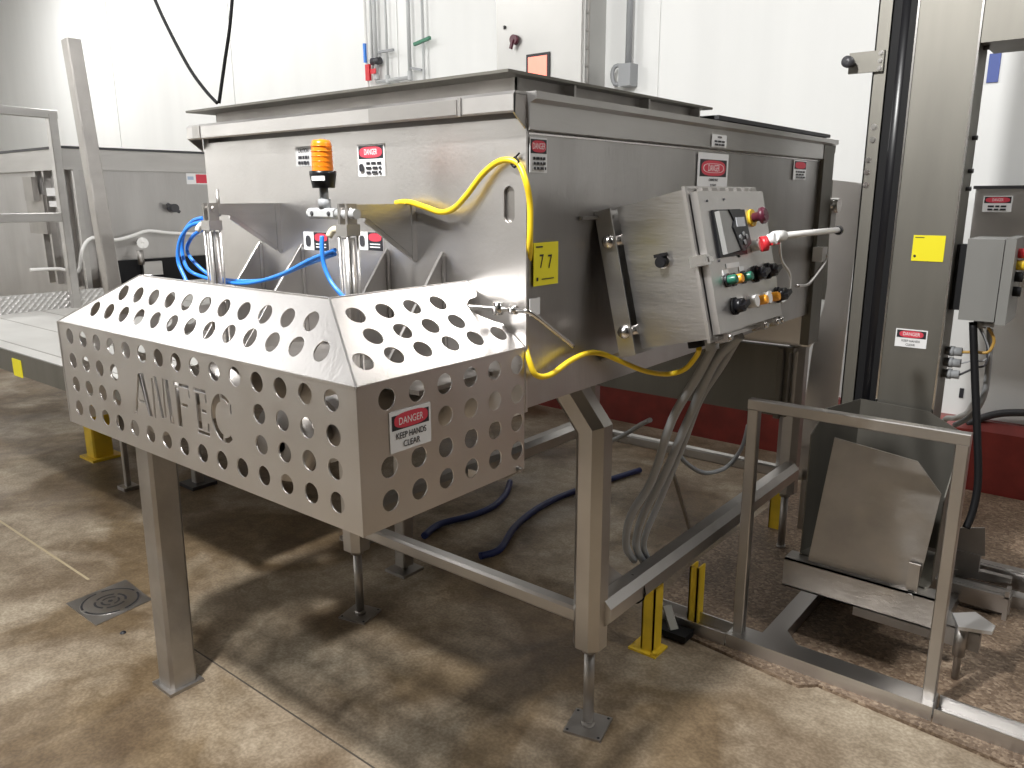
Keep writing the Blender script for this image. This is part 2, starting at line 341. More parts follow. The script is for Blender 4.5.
# rear signs etc on hopper
def side_sign(px0,py0,px1,py1,items,base=SWH,label=None):
    a=oX(0.0,px0,py0); c=oX(0.0,px1,py1); return sign(mx,'sign',(0.0035 if a.z<1.73 else .012,a.y,a.z),(0,1,0),(0,0,1),c.y-a.y,a.z-c.z,items,base,label)
def end_sign(px0,py0,px1,py1,items,base=SWH,label=None):
    a=oY(0.0,px0,py0); c=oY(0.0,px1,py1); return sign(mx,'sign',(a.x,-.004,a.z),(1,0,0),(0,0,1),c.x-a.x,a.z-c.z,items,base,label)
side_sign(528,137,545,173,DNG+dashes(.52,.95,3),label='danger sign at the near top corner of the side')
side_sign(697,152,725,191,[('rect',.06,.17,.94,.62,SBK),('ell',.10,.19,.90,.60,SRED),('ell',.16,.27,.84,.52,SWH),('ell',.18,.28,.82,.51,SRED),('text',.5,.40,.25,'DANGER',SWH,.72),('text',.5,.71,.10,'CONFINED SPACE',SBK,.72),('text',.5,.85,.09,'BY PERMIT',SBK,.9)],label='large danger confined space sign above the control panel')
side_sign(708,134,722,148,[('text',.5,.22,.24,'CAUTION',SBK,.75)]+dashes(.42,.95,2),label='small caution sign')
side_sign(793,160,804,180,DNG[:2]+dashes(.52,.95,3))
side_sign(532,243,556,283,[('rect',.08,.08,.35,.115,SBK)]+[('text',.30,.45,.46,'7',SBK,.75),('text',.64,.47,.46,'7',SBK,.75)]+[('rect',.10,.80,.16,.88,SBK),('rect',.3,.84,.8,.86,SBK)],YLB,label='yellow lot tag numbered 77')
side_sign(528,299,538,314,[],SWH,label='blank white tape')
end_sign(359,145,387,176,DNG+dashes(.52,.95,3,.3,.9)+[('ell',.08,.6,.26,.85,SBK)],label='danger sign beside the beacon')
end_sign(297,147,314,166,[('text',.5,.22,.30,'CAUTION',SBK,.65)]+dashes(.42,.95,2),pmat('clear_decal',(.5,.5,.5),.4),label='faded caution decal')
for px in (305,359):
    end_sign(px,231.5,px+26,251,[('rect',.42,.0,1,1,SBK),('ell',.46,.06,.96,.5,SRED),('rect',.5,.62,.9,.68,SWH),('rect',.5,.78,.9,.84,SWH),('ell',.1,.2,.3,.8,DGR)],label='pictogram and danger sign low on the end plate')
# octagonal legs, feet and beams
LX0,LX1,LY0,LY1=-.09,-1.16,.43,1.86
def oct_leg(x,y,sx,knee):
    b=MB(); kz=.962; ang=math.atan2(.135,.165)
    a_,c_=.046,.024
    pr=[(a_-c_,-a_),(a_,-a_+c_),(a_,a_-c_),(a_-c_,a_),(-a_+c_,a_),(-a_,a_-c_),(-a_,-a_+c_),(-a_+c_,-a_)]
    st=[]
    for q in range(3):
        for i,j in pr:
            if q==0: st.append((x+sx*i,y+j,.285))
            elif q==1: st.append((x+sx*i,y+j,kz+i*math.tan(ang/2)))
            elif not knee: st.append((x+sx*i,y+j,kz+.01+i*math.tan(ang/2)))
            else: st.append((x-sx*.135+sx*i*math.cos(ang),y+j,kz+.165+i*math.sin(ang)))
    b.add(st,[tuple(range(8))[::-1],tuple(range(16,24))]+[(8*q+i,8*q+(i+1)%8,8*q+8+(i+1)%8,8*q+8+i) for q in range(2) for i in range(8)])
    lg=b.build('leg',STT,mx)
    f=MB(); f.cyl((x,y,.262),(x,y,.287),.024,n=12); f.cyl((x,y,.008),(x,y,.27),.0165,n=16); f.cyl((x,y,.008),(x,y,.022),.021,n=12)
    a=.25; c,s_=math.cos(a),math.sin(a)
    f.prism([(x+.06*(i*c-j*s_),y+.06*(i*s_+j*c),0) for i,j in((-1,-1),(1,-1),(1,1),(-1,1))],(0,0,.008))
    for i,j in((-1,-1),(1,-1),(1,1),(-1,1)): f.mat(MATS['black_rubber']) if False else None
    f.build('leveling_foot',STD,lg)
    h=MB()
    for i,j in((-1,-1),(1,-1),(1,1),(-1,1)):
        h.cyl((x+.05*(i*c-j*s_),y+.05*(i*s_+j*c),.0075),(x+.05*(i*c-j*s_),y+.05*(i*s_+j*c),.0088),.0045,n=10)
    h.build('bolt_hole',SBK,lg)
for x,sx in((LX0,1),(LX1,-1)):
    for y in(LY0,2.045): oct_leg(x,y,sx,y==LY0)
# crossbeams : x beams lower, y beams rotated 45
for y in(LY0,2.045):
    b=MB(); b.bar((LX0-.04,y,.375),(LX1+.04,y,.375),.05,.05,ch=.008); b.build('cross_beam',STT,mx)
for x in(LX0+.025,LX1-.025):
    b=MB(); b.bar((x,LY0+.005,.398),(x,2.0,.398),.085,.085,ch=.022); b.build('side_beam',STT,mx)
    b=MB(); b.prism([(x-.03,LY0+.045,.40),(x-.03,LY0+.045,.55),(x-.03,LY0+.20,.42)],(.006,0,0)); b.build('gusset',STD,mx)
b=MB(); b.tube([(LX0+.025+.047*math.cos(a),.63,.392+.047*math.sin(a)) for a in [2*PI*i/12 for i in range(13)]],.003,6,1); b.build('cable_tie',BLK,mx)
# big front-left square leg
b=MB(); b.bar((-1.295,-.25,.012),(-1.262,-.25,1.02),.092,.092,(0,1,0),ch=.01); lg=b.build('leg',STD,mx)
b=MB(); a=.0; b.box((-1.355,-.31,0),(-1.235,-.19,.012)); b.build('foot_plate',STD,lg)
b=MB(); b.bar((-1.30,.80,.03),(-1.27,.80,.95),.06,.06,(0,1,0)); lg=b.build('leg',STD,mx)
b=MB(); b.box((-1.36,.74,0),(-1.24,.86,.012)); b.cyl((-1.3,.8,.01),(-1.3,.8,.05),.015); b.build('foot_plate',STD,lg)
# gussets on end wall
for gx in(-.99,-.79,-.44,-.246):
    b=MB(); b.prism([(gx-.003,-.004,1.467),(gx-.003,-.215,1.20),(gx-.003,-.004,1.15)],(.006,0,0))
    b.bar((gx,-.004,1.468),(gx,-.212,1.203),.014,.008,(1,0,0)); b.bar((gx+.002,-.010,1.463),(gx+.002,-.010,1.2),.014,.010); b.build('gusset',STT,mx)
# gearbox shelf and shaft housings hidden behind the guard
b=MB(); b.box((-1.18,-.24,1.19),(-.1,-.006,1.20)); b.build('drive_shelf',STD,mx)
for cx in(-.9,-.35):
    b=MB(); b.cyl((cx,-.006,1.08),(cx,-.30,1.08),.075,n=24); b.cyl((cx,-.30,1.08),(cx,-.38,1.08),.03,n=16); b.build('bearing_housing',STD,mx)
    b=MB(); b.lathe((cx,-.385,1.08),(0,-1,0),[(0,.02),(0,.085),(.02,.09),(.035,.085),(.035,.02)],28); b.build('sprocket',STD,mx)
# triangular cylinder brackets
for gx in(-.89,-.34):
    b=MB()
    ty=-.20
    b.prism([(gx-.004,-.004,1.583),(gx-.004,-.004,1.450),(gx-.004,ty+.045,1.552),(gx-.004,ty-.01,1.556),(gx-.004,ty-.01,1.583)],(.008,0,0))
    b.bar((gx,-.010,1.583),(gx,-.010,1.448),.018,.012,(1,0,0)); b.bar((gx,-.004,1.449),(gx,ty+.04,1.549),.014,.006,(1,0,0)); b.build('cylinder_bracket',ST,mx)
# cable rod behind guard
b=MB(); b.tube([(-.13,-.07,1.36),(-.03,-.035,1.357),(.012,-.03,1.357),(.03,-.02,1.352),(.05,.05,1.30),(.06,.10,1.265)],.0055,8,4); b.cyl((-.048,-.04,1.345),(-.048,-.04,1.372),.012,n=12); b.cyl((-.02,-.031,1.357),(-.003,-.03,1.357),.01,n=12)
b.build('grease_line',CHR,mx)

# ================================================================== GUARD
gd=thing('drive_guard','perforated stainless drive guard with letters cut in its long face','guard',(-.62,-.25,.99))
R=.0215; x0,x1=-1.245,0.0; zb,zt=.985,1.27; gy=-.49; hz=1.407; hy=-.405; hxr=-.17; hxl=-.925
cols=[-.070-.0791*k for k in range(15)]; rows=[1.236,1.169,1.103,1.036]
holes=[]
for i,z in enumerate(rows):
    for k,x in enumerate(cols):
        if i in(1,2) and 4<=k<=10: continue
        holes.append(circ(x,z,R))
# stencil letters A M F E C : strips with serifs
def strip(ax,az,bx,bz,w): # slanted stroke with horizontal ends
    return [(ax-w/2,az),(ax+w/2,az),(bx+w/2,bz),(bx-w/2,bz)]
T,B_=1.188,1.082
letters=[]
def S(p): letters.append(p)
# A
S(strip(-.842,B_,-.808,T-.004,.010)); S([(-.852,B_-.004),(-.834,B_-.004),(-.834,B_-.001),(-.852,B_-.001)])
S(strip(-.770,B_,-.795,T,.019)); S([(-.818,1.112),(-.793,1.112),(-.793,1.118),(-.818,1.118)])
# M
S(strip(-.748,B_,-.744,T-.006,.008)); S(strip(-.711,B_+.006,-.729,T,.013)); S(strip(-.698,B_+.01,-.693,T,.007)); S(strip(-.668,B_,-.677,T,.016))
# F
S([(-.640,B_),(-.622,B_),(-.622,T-.012),(-.640,T-.012)]); S([(-.645,T-.008),(-.578,T-.008),(-.578,T),(-.645,T)]); S([(-.617,1.134),(-.590,1.134),(-.590,1.142),(-.617,1.142)]); S([(-.582,T-.030),(-.576,T-.030),(-.576,T-.011),(-.582,T-.011)])
# E
S([(-.553,B_+.011),(-.535,B_+.011),(-.535,T-.012),(-.553,T-.012)]); S([(-.558,T-.008),(-.508,T-.008),(-.508,T),(-.558,T)]); S([(-.530,1.134),(-.512,1.134),(-.512,1.142),(-.530,1.142)]); S([(-.558,B_),(-.506,B_),(-.506,B_+.008),(-.558,B_+.008)])
S([(-.513,T-.030),(-.507,T-.030),(-.507,T-.011),(-.513,T-.011)]); S([(-.511,B_+.011),(-.505,B_+.011),(-.505,B_+.030),(-.511,B_+.030)])
# C
def arc(cx,cz,r0,r1,a0,a1,sq=1.0,n=12):
    p=[(cx+r1*math.cos(a0+(a1-a0)*i/n)*sq,cz+r1*math.sin(a0+(a1-a0)*i/n)) for i in range(n+1)]
    return p+[(cx+r0*math.cos(a1-(a1-a0)*i/n)*sq*.92,cz+r0*math.sin(a1-(a1-a0)*i/n)) for i in range(n+1)]
S(arc(-.446,1.135,.044,.055,math.radians(50),math.radians(92),.85)); S(arc(-.446,1.135,.037,.055,math.radians(98),math.radians(262),.85)); S(arc(-.446,1.135,.044,.055,math.radians(268),math.radians(312),.85)); S([(-.415,1.150),(-.410,1.150),(-.410,1.172),(-.415,1.172)])
b=MB()
ctr=lambda h:(sum(p[0] for p in h)/len(h),sum(p[1] for p in h)/len(h))
for xa,xb,za,zb2 in((x0,x1,zb,1.068),(x0,x1,1.204,zt),(x0,-.862,1.068,1.204),(-.862,-.352,1.068,1.204),(-.352,x1,1.068,1.204)):
    hs=[h for h in holes+letters if xa<ctr(h)[0]<xb and za<ctr(h)[1]<zb2]
    place(b,sheet([(xa,za),(xb,za),(xb,zb2),(xa,zb2)],hs,.003),(0,gy,0),(1,0,0),(0,0,1),(0,-1,0))

b.box((x0,gy,zb),(x1,gy+.025,zb+.003)); b.build('front_sheet',STG,gd)
# right side sheet
yc=[-.420+.0772*k for k in range(6)]
holes=[circ(y,z,R) for i,z in enumerate(rows) for k,y in enumerate(yc) if not(i==1 and k<2)]
b=MB(); place(b,sheet([(gy,zb),(-.008,zb),(-.008,zt),(gy,zt)],holes,.003),(0,0,0),(0,1,0),(0,0,1),(1,0,0)); b.box((-.025,gy,zb),(0,-.008,zb+.003))
b.build('side_sheet',STG,gd)
holes=[circ(y,z,R) for i,z in enumerate(rows) for k,y in enumerate(yc)]
b=MB(); place(b,sheet([(gy,zb),(-.008,zb),(-.008,zt),(gy,zt)],holes,.003),(x0,0,0),(0,1,0),(0,0,1),(1,0,0)); b.build('side_sheet',STG,gd)
# front slope
sv=Vector((0,hy-gy,hz-zt)); sl=sv.length; sv.normalize()
def onslope(z): return (z-zt)/ (hz-zt)*sl
holes=[circ(-.128-.0784*k,onslope(1.316),.0215) for k in range(13)]+[circ(-.193-.077*k,onslope(1.363),.0215) for k in range(11)]
b=MB(); place(b,sheet([(x0,0),(x1,0),(hxr,sl),(hxl,sl)],holes,.003),(0,gy,zt),(1,0,0),sv,Vector((1,0,0)).cross(sv)); b.build('front_slope',STG,gd)
# right slope
sv=Vector((hxr,0,hz-zt)); sl2=sv.length; sv.normalize()
f2=lambda z:(z-zt)/(hz-zt)*sl2
holes=[circ(y,f2(1.303),.0215) for y in(-.437,-.360,-.283,-.203,-.126,-.048)]+[circ(y,f2(1.337),.0215) for y in(-.374,-.296,-.217,-.138)]+[circ(y,f2(1.374),.0215) for y in(-.376,-.300,-.224,-.146)]
outl=[(gy,0),(-.006,0),(-.010,f2(1.318)),(-.03,f2(1.325)),(-.055,f2(1.337)),(-.072,f2(1.350)),(-.072,f2(1.362)),(-.05,f2(1.372)),(-.020,f2(1.375)),(-.006,f2(1.385)),(-.006,sl2),(hy,sl2)]
b=MB(); place(b,sheet(outl,holes,.003),(0,0,zt),(0,1,0),sv,Vector((0,1,0)).cross(sv)); b.build('side_slope',STG,gd)
sv=Vector((hxl-x0,0,hz-zt)); sl3=sv.length; sv.normalize()
holes=[circ(y+.02*(j%2),sl3*(j+.5)/4,.0215) for j in range(4) for y in(-.36,-.28,-.2,-.12,-.06)]
b=MB(); place(b,sheet([(gy,0),(-.12,0),(hy+.03,sl3),(hy,sl3)],[],.003),(x0,0,zt),(0,1,0),sv,Vector((0,1,0)).cross(sv)); b.build('side_slope',STG,gd)
b=MB()
b.bar((x0,gy,zb),(x0,gy,zt),.006); b.bar((x1,gy,zb),(x1,gy,zt),.006); b.bar((x0,gy,zt),(x1,gy,zt),.006); b.bar((x1,gy,zt),(x1,-.008,zt),.006)
b.bar((hxr,hy,hz),(hxl,hy,hz),.005); b.bar((x1,gy,zt),(hxr,hy,hz),.005); b.bar((x0,gy,zt),(hxl,hy,hz),.005); b.bar((hxr,hy,hz),(hxr,-.008,hz),.005)
b.build('folded_edge',STG,gd)
sign(gd,'sign',(.0018,-.418,1.208),(0,1,0),(0,0,1),.108,.080,[('rect',.05,.10,.95,.46,SBK),('ell',.10,.06,.92,.44,SRED),('text',.5,.27,.25,'DANGER',SWH,.8),('text',.5,.62,.22,'KEEP HANDS',SBK,.78),('text',.5,.84,.22,'CLEAR',SBK,.85)],label='worn danger keep hands clear sticker')
b=MB(); bolt(b,(.0,-.03,.99),(1,0,0),.006,.012); b.tube([(-.02,-.10,.985),(-.02,-.06,.97),(.0,-.03,.985)],.003,6,3); b.box((-.10,-.09,.965),(-.06,-.085,.985)); b.build('mounting_bolt',STD,gd)

# ================================================================== ACTUATORS
for i,(gx,gy_,lb) in enumerate([(-.89,-.215,'upright steel air cylinder left of the beacon, blue air lines at its head'),(-.34,-.210,'upright steel air cylinder beside the beacon, yellow cable bracket above')]):
    t_=thing('air_cylinder',lb,'cylinder',(gx,gy_,1.15),'door air cylinders on the end plate')
    b=MB(); b.cyl((gx,gy_,1.17),(gx,gy_,1.51),.0155,n=20); b.build('barrel',ST,t_)
    b=MB(); b.box((gx-.019,gy_-.019,1.515),(gx+.019,gy_+.019,1.54)); b.build('end_cap',ST,t_); b=MB(); b.box((gx-.019,gy_-.019,1.15),(gx+.019,gy_+.019,1.175)); b.build('end_cap',ST,t_)
    for dx,dy in((-.0145,-.0145),(.0145,-.0145),(.0145,.0145),(-.0145,.0145)):
        b=MB(); b.cyl((gx+dx,gy_+dy,1.16),(gx+dx,gy_+dy,1.535),(.003),n=8); b.build('tie_rod',ST,t_)
    b=MB(); b.box((gx-.016,gy_-.014,1.54),(gx-.009,gy_+.014,1.585)); b.box((gx+.009,gy_-.014,1.54),(gx+.016,gy_+.014,1.585)); b.cyl((gx-.022,gy_,1.57),(gx+.022,gy_,1.57),.007,n=14); b.build('clevis',STD,t_)
    if i==0:
        b=MB(); b.cyl((gx-.01,gy_+.03,1.55),(gx-.01,gy_+.03,1.62),.005); b.build('clevis_pin',STD,t_)
    b=MB(); b.tube([(gx-.018,gy_,1.527),(gx-.045,gy_-.005,1.527),(gx-.056,gy_-.01,1.512)],.0085,8,3); b.build('elbow_fitting',WHT if i==0 else pmat('ivory_fitting',(.75,.68,.5),.5),t_)
# beacon on conduit box
q=oY(-.21,323,175); bx,by=q.x,-.21
bt=thing('warning_beacon','amber flashing beacon with black base on a small conduit box','beacon',(bx,by,1.50))
zz=lambda py:oY(-.21,323,py).z
b=MB(); z0,z1=zz(171),zz(139); rr=.024
b.lathe((bx,by,z0),(0,0,1),[(0,rr),(.4*(z1-z0),rr*.97),(.85*(z1-z0),rr*.93),(.96*(z1-z0),rr*.8),(z1-z0,.004)],24); b.build('lens',AMB,bt)
b=MB()
for k in range(5): b.lathe((bx,by,z0+(z1-z0)*(.12+.16*k)),(0,0,1),[(0,rr*.97),(.001,rr*1.02),(.002,rr*.97)],24)
b.build('lens_rib',AMB,bt)
b=MB(); z2=zz(188); b.lathe((bx,by,z2),(0,0,1),[(0,.005),(0,.025),((z0-z2)*.8,.030),(z0-z2,.030),(z0-z2,.005)],20); base=b.build('base',BLKS,bt)
b=MB(); b.obox((bx+.018,by-.0275,(z0+z2)/2+.002),(.03,.012,0),(-.0006,.002,0),(0,0,.010)); b.build('maker_plate',SWH,base)
z3=zz(208); b=MB(); b.cyl((bx,by,z3),(bx,by,z2),.010); b.cyl((bx,by,z3),(bx,by,z3+.02),.014); b.build('stem',GRC,bt)
z4=zz(219); b=MB(); b.bar((bx-.045,by,(z3+z4)/2),(bx+.045,by,(z3+z4)/2),.028,z3-z4,ch=.006); b.cyl((bx-.055,by,(z3+z4)/2),(bx-.045,by,(z3+z4)/2),.012); b.cyl((bx+.045,by,(z3+z4)/2),(bx+.11,by,(z3+z4)/2),.011); cb=b.build('conduit_box',PIP,bt)
b=MB(); bolt(b,(bx-.03,by-.014,(z3+z4)/2),(0,-1,0),.004,.003); b.build('cover_screw',DGR,cb); b=MB(); bolt(b,(bx+.03,by-.014,(z3+z4)/2),(0,-1,0),.004,.003); b.build('cover_screw',DGR,cb)
# yellow cable
pts=[oY(-.03,396,203),oY(-.03,408,202),oY(-.03,425,207),oY(-.03,440,212),oY(-.03,453,209),oY(-.03,466,196),oY(-.025,482,175),oY(-.02,496,163),oY(-.015,508,160),oY(-.01,519,165),oX(.012,526,182),oX(.014,530,205),oX(.012,530,238),Vector((.0,.012,1.475)),Vector((-.018,.03,1.43)),Vector((-.02,.03,1.33)),oX(-.006,526,346),oX(.010,529,360),oX(.02,536,375),oX(.025,550,375),oX(.03,570,361),oX(.03,588,353),oX(.03,603,354),oX(.05,620,361),oX(.08,645,371),oX(.10,668,374),oX(.15,685,369),oX(.20,697,355),oX(.235,699,348)]
b=MB(); b.tube(pts,.0068,10,5); yc_=tag(b.build('power_cable',YCB),'bright yellow cable looping over the hopper corner to the control panel','cable')
b=MB(); p=oY(-.012,515,162); b.tube([p+Vector((.0,0,.010)),p+Vector((.011,-.002,0)),p+Vector((0,-.002,-.011)),p+Vector((-.011,0,0)),p+Vector((0,0,.010))],.0025,6,3); b.tube([p+Vector((0,.002,.01)),p+Vector((.012,.0,.018))],.002,6,1); b.build('cable_tie',BLK,yc_)
# blue air lines
def hose(name,pts,r,mat,label,cat='air hose',group=None,sub=6):
    b=MB(); b.tube(pts,r,8,sub); return tag(b.build(name,mat),label,cat,group)
hose('air_hose',[oY(-.21,203,218),oY(-.21,193,221),oY(-.22,184,233),oY(-.22,182,250),oY(-.22,187,268),oY(-.2,200,276),oY(-.18,225,282),oY(-.16,250,283),oY(-.15,280,275),oY(-.15,310,260),oY(-.17,335,250)],.0052,BLU,'blue air line arching from left cylinder across to the beacon')
hose('air_hose',[oY(-.21,204,222),oY(-.23,190,226),oY(-.24,180,240),oY(-.24,178,260),oY(-.24,184,276),oY(-.24,192,292)],.0052,BLU,'blue air line dropping outermost from left cylinder into the guard')
hose('air_hose',[oY(-.20,206,228),oY(-.2,193,236),oY(-.2,187,250),oY(-.19,196,264),oY(-.17,214,277),oY(-.15,240,281),oY(-.14,270,279),oY(-.14,300,267),oY(-.16,335,254)],.0052,BLU,'lower blue air line running beneath the upper one behind the guard')
hose('air_hose',[oY(-.225,322,236),oY(-.23,322,250),oY(-.23,324,265),oY(-.23,330,280),oY(-.23,338,291),oY(-.22,350,304)],.0052,BLU,'blue air line hanging straight down under the beacon')
hose('drain_hose',[oZ(.02,p,q) for p,q in((424,536),(440,524),(470,516),(492,507),(505,495),(510,482))],.017,NAV,'dark blue hose on the floor just past the guard','hose')
hose('drain_hose',[oZ(.02,p,q) for p,q in((480,556),(500,549),(515,527),(540,507),(575,491),(640,470))],.017,NAV,'dark blue hose on the floor running behind the front leg','hose')

# ================================================================== CONTROL PANEL
th=math.radians(13.5); U=Vector((math.cos(th),0,math.sin(th))); Dn=Vector((math.sin(th),0,-math.cos(th))); Yv=Vector((0,1,0)); P0=Vector((.044,.30,1.572))
def pp(u,y,d): return P0+U*u+Yv*y+Dn*d
cp=thing('control_cabinet','tilted stainless control panel with keypad, knobs and buttons bolted to hopper side','control cabinet',(.1,.5,1.2))
def pbox(b,u0_,u1_,y0_,y1_,d0_,d1_): return b.obox(pp((u0_+u1_)/2,(y0_+y1_)/2,(d0_+d1_)/2),U*(u1_-u0_),Yv*(y1_-y0_),Dn*(d1_-d0_))
DH=.345; DW=.392
b=MB(); pbox(b,0,.182,0,DW,0,DH); b.build('enclosure',ST,cp)
b=MB(); pbox(b,.178,.186,-.006,DW+.006,-.006,.0); pbox(b,.178,.186,-.006,DW+.006,DH,DH+.008); pbox(b,.178,.186,-.008,.004,-.006,DH+.008); pbox(b,.178,.186,DW-.004,DW+.006,-.006,DH+.008); b.build('drip_flange',STG,cp)
b=MB(); pbox(b,.188,.206,.008,DW-.004,.010,DH-.008); 
b.build('door',STG,cp)
LW=.2062
b=MB()
for k in range(7): pbox(b,.184,.2,.05+k*.047,.05+k*.047+.03,.001,.009)
b.build('hinge',STD,cp)
for (y,d) in((.0,.165),):
    b=MB(); pbox(b,.17,.212,-.014,.008,d-.012,d+.012); pbox(b,.198,.214,-.005,.018,d-.006,d+.006); b.build('latch',CHR,cp)
for y in(.04,.255,.335,.365):
    b=MB(); pbox(b,.178,.212,y-.009,y+.009,DH-.006,DH+.014); b.cyl(pp(.212,y,DH+.004),pp(.218,y,DH+.004),.007,n=10); b.build('latch',CHR,cp)
# drive keypad
b=MB(); pbox(b,LW,LW+.006,.060,.214,.055,.166); b.mat(BLKS) ; k1=b.build('keypad',DGR,cp)
b=MB(); b.prism([pp(LW+.006,y,d) for y,d in((.066,.060),(.118,.060),(.130,.085),(.118,.100),(.150,.155),(.075,.160))],U*.012); b.build('grey_cover',pmat('mid_grey_plastic',(.32,.32,.31),.4),k1)
b=MB(); b.prism([pp(LW+.006,y,d) for y,d in((.112,.058),(.200,.060),(.210,.142),(.165,.158),(.150,.155),(.122,.101),(.133,.085))],U*.016); b.build('key_face',BLKS,k1)
b=MB(); pbox(b,LW+.022,LW+.0235,.140,.188,.078,.100); b.build('screen',LCD,k1)
for y,d in((.150,.125),(.170,.118),(.185,.125),(.170,.138)):
    b=MB(); b.cyl(pp(LW+.022,y,d),pp(LW+.0245,y,d),.006,n=12); b.build('key',GRC,k1)
def button(name,y,d,r,h,mat,collar=CHR,label=None,mush=False,n=18):
    b=MB(); b.cyl(pp(LW,y,d),pp(LW+.006,y,d),r*1.15,n=n); o=b.build(name,collar,cp)
    c=MB()
    if mush: c.lathe(pp(LW+.006,y,d),U,[(0,r*.6),(h*.5,r*.65),(h*.6,r*1.1),(h*.85,r*1.1),(h,r*.8),(h,.001)],20)
    else: c.lathe(pp(LW+.006,y,d),U,[(0,r*.8),(h*.8,r*.8),(h,r*.65),(h,.001)],20)
    c.build('cap',mat,o)
    if label: lab(o,label)
    return o
button('stop_button',.285,.078,.019,.034,MAR,YEL,'dark red emergency stop mushroom button',True)
def knob(y,d,label=None):
    b=MB(); b.cyl(pp(LW,y,d),pp(LW+.007,y,d),.021,n=18); o=b.build('selector_switch',BLK,cp)
    c=MB(); c.cyl(pp(LW+.007,y,d),pp(LW+.026,y,d),.018,.016,n=14); c.obox(pp(LW+.030,y,d),U*.012,(Yv*.9+Dn*-.3)*.036,(Dn*.9+Yv*.3)*.011); c.build('knob',BLKS,o); return o
for y,d in((.252,.218),(.330,.216),(.100,.283),(.372,.283)): knob(y,d)
for y,d,m,l in((.085,.220,GRN,'green push button'),(.118,.221,ORB,'orange push button'),(.175,.220,GRN,'dark green push button')): button('push_button',y,d,.014,.020,m,DGR,l)
for y in(.238,.318): button('indicator_lamp',y,.284,.015,.022,ORB,WHT,'orange lamp on white collar')
for y in(.19,.272):
    b=MB(); b.cyl(pp(LW,y,.282),pp(LW+.022,y,.282),.015,n=16); b.build('push_button',WHT,cp)
# key switch with red white handle
b=MB(); b.cyl(pp(LW,.265,.148),pp(LW+.022,.265,.148),.014,n=16); o=b.build('lockout_switch',WHT,cp)
b=MB(); b.cyl(pp(LW+.022,.265,.148),pp(LW+.034,.275,.148),.019,n=16); b.obox(pp(LW+.036,.31,.146),U*.016,Yv*.05,Dn*.018); b.build('handle',RED,o)
b=MB(); b.cyl(pp(LW+.03,.295,.140),pp(LW+.05,.295,.140),.014,n=16); b.build('collar',SWH,o)
for (y,d,w) in((.13,.187,.075),(.085,.201,.03),(.175,.199,.028)):
    b=MB(); pbox(b,LW,LW+.0015,y-w/2,y+w/2,d-.006,d+.006); b.build('label_strip',SWH,cp)
for y,d in((.048,.033),(.14,.03),(.06,.172),(.175,.168)):
    b=MB(); b.cyl(pp(LW,y,d),pp(LW+.003,y,d),.003,n=8); b.build('screw',DGR,cp)
# near-side knob
b=MB(); b.cyl(pp(.10,0,.150),pp(.10,-.006,.150),.016,n=18); o=b.build('side_switch',CHR,cp)
b=MB(); b.cyl(pp(.10,-.006,.150),pp(.10,-.022,.150),.013,n=18); pbox(b,.086,.114,-.020,-.003,.130,.138); b.build('knob',BLKS,o)
# bracket
b=MB(); pbox(b,-.046,-.040,-.03,.36,-.002,DH+.015)
pbox(b,-.046,-.001,-.032,-.028,.0,DH+.012); 
b.prism([pp(-.046,-.03,.005),pp(-.046,-.03,.0),Vector((0.002,.20,1.553)),Vector((.002,.20,1.548))],(0,.006,0)) if False else None
b.build('mounting_bracket',ST,cp)
b=MB(); b.box((.003,.20,1.545),(.012,.34,1.553)); b.bar(pp(-.043,.03,DH),(.003,.32,1.19),.03,.008); b.bar(pp(-.043,.32,DH),(.003,.6,1.19),.03,.008); b.build('standoff_strap',STD,cp)
for y in(0,.33):
  for d in(.077,.297):
    b=MB(); b.cyl(pp(-.044,y+.0,d),pp(.002,y,d),.012,n=12); b.cyl(pp(-.022,y-.032,d),pp(-.022,y+.002,d),.010,n=10); b.lathe(pp(-.020,y-.030,d),(0,-1,0),[(0,.002),(0,.016),(.004,.018),(.012,.014),(.016,.002)],8); b.build('clamp_knob',CHR,cp)
# rod arm and cord from panel
b=MB(); p0=pp(LW+.045,.33,.135); 
b.cyl(p0,(.33,1.085,1.500),.0085,n=12); b.cyl(p0+Vector((0,-.03,0)),p0+Vector((0,.03,0)),.014,n=12); b.build('rod',WHT,cp)
b=MB(); b.lathe((.33,1.07,1.4985),(0,1,0),[(0,.009),(0,.012),(.012,.014),(.024,.010),(.024,.001)],14); b.build('rod_knob',BLKS,cp)
b=MB(); b.tube([p0+Vector((.0,.01,-.01)),p0+Vector((.0,.03,-.06)),oX(.30,790,275),oX(.30,788,296),oX(.30,781,303)],.0035,6,5); b.build('cord',WHT,cp)
b=MB(); b.cyl(pp(.155,.06,DH),pp(.155,.06,DH+.03),.016); b.build('cable_gland',GRC,cp); b=MB(); b.cyl(pp(.11,.07,DH),pp(.11,.07,DH+.02),.02); b.build('cable_gland',BLK,cp); b=MB(); b.cyl(pp(.1,.2,DH),pp(.1,.2,DH+.03),.022); b.build('cable_gland',GRC,cp)
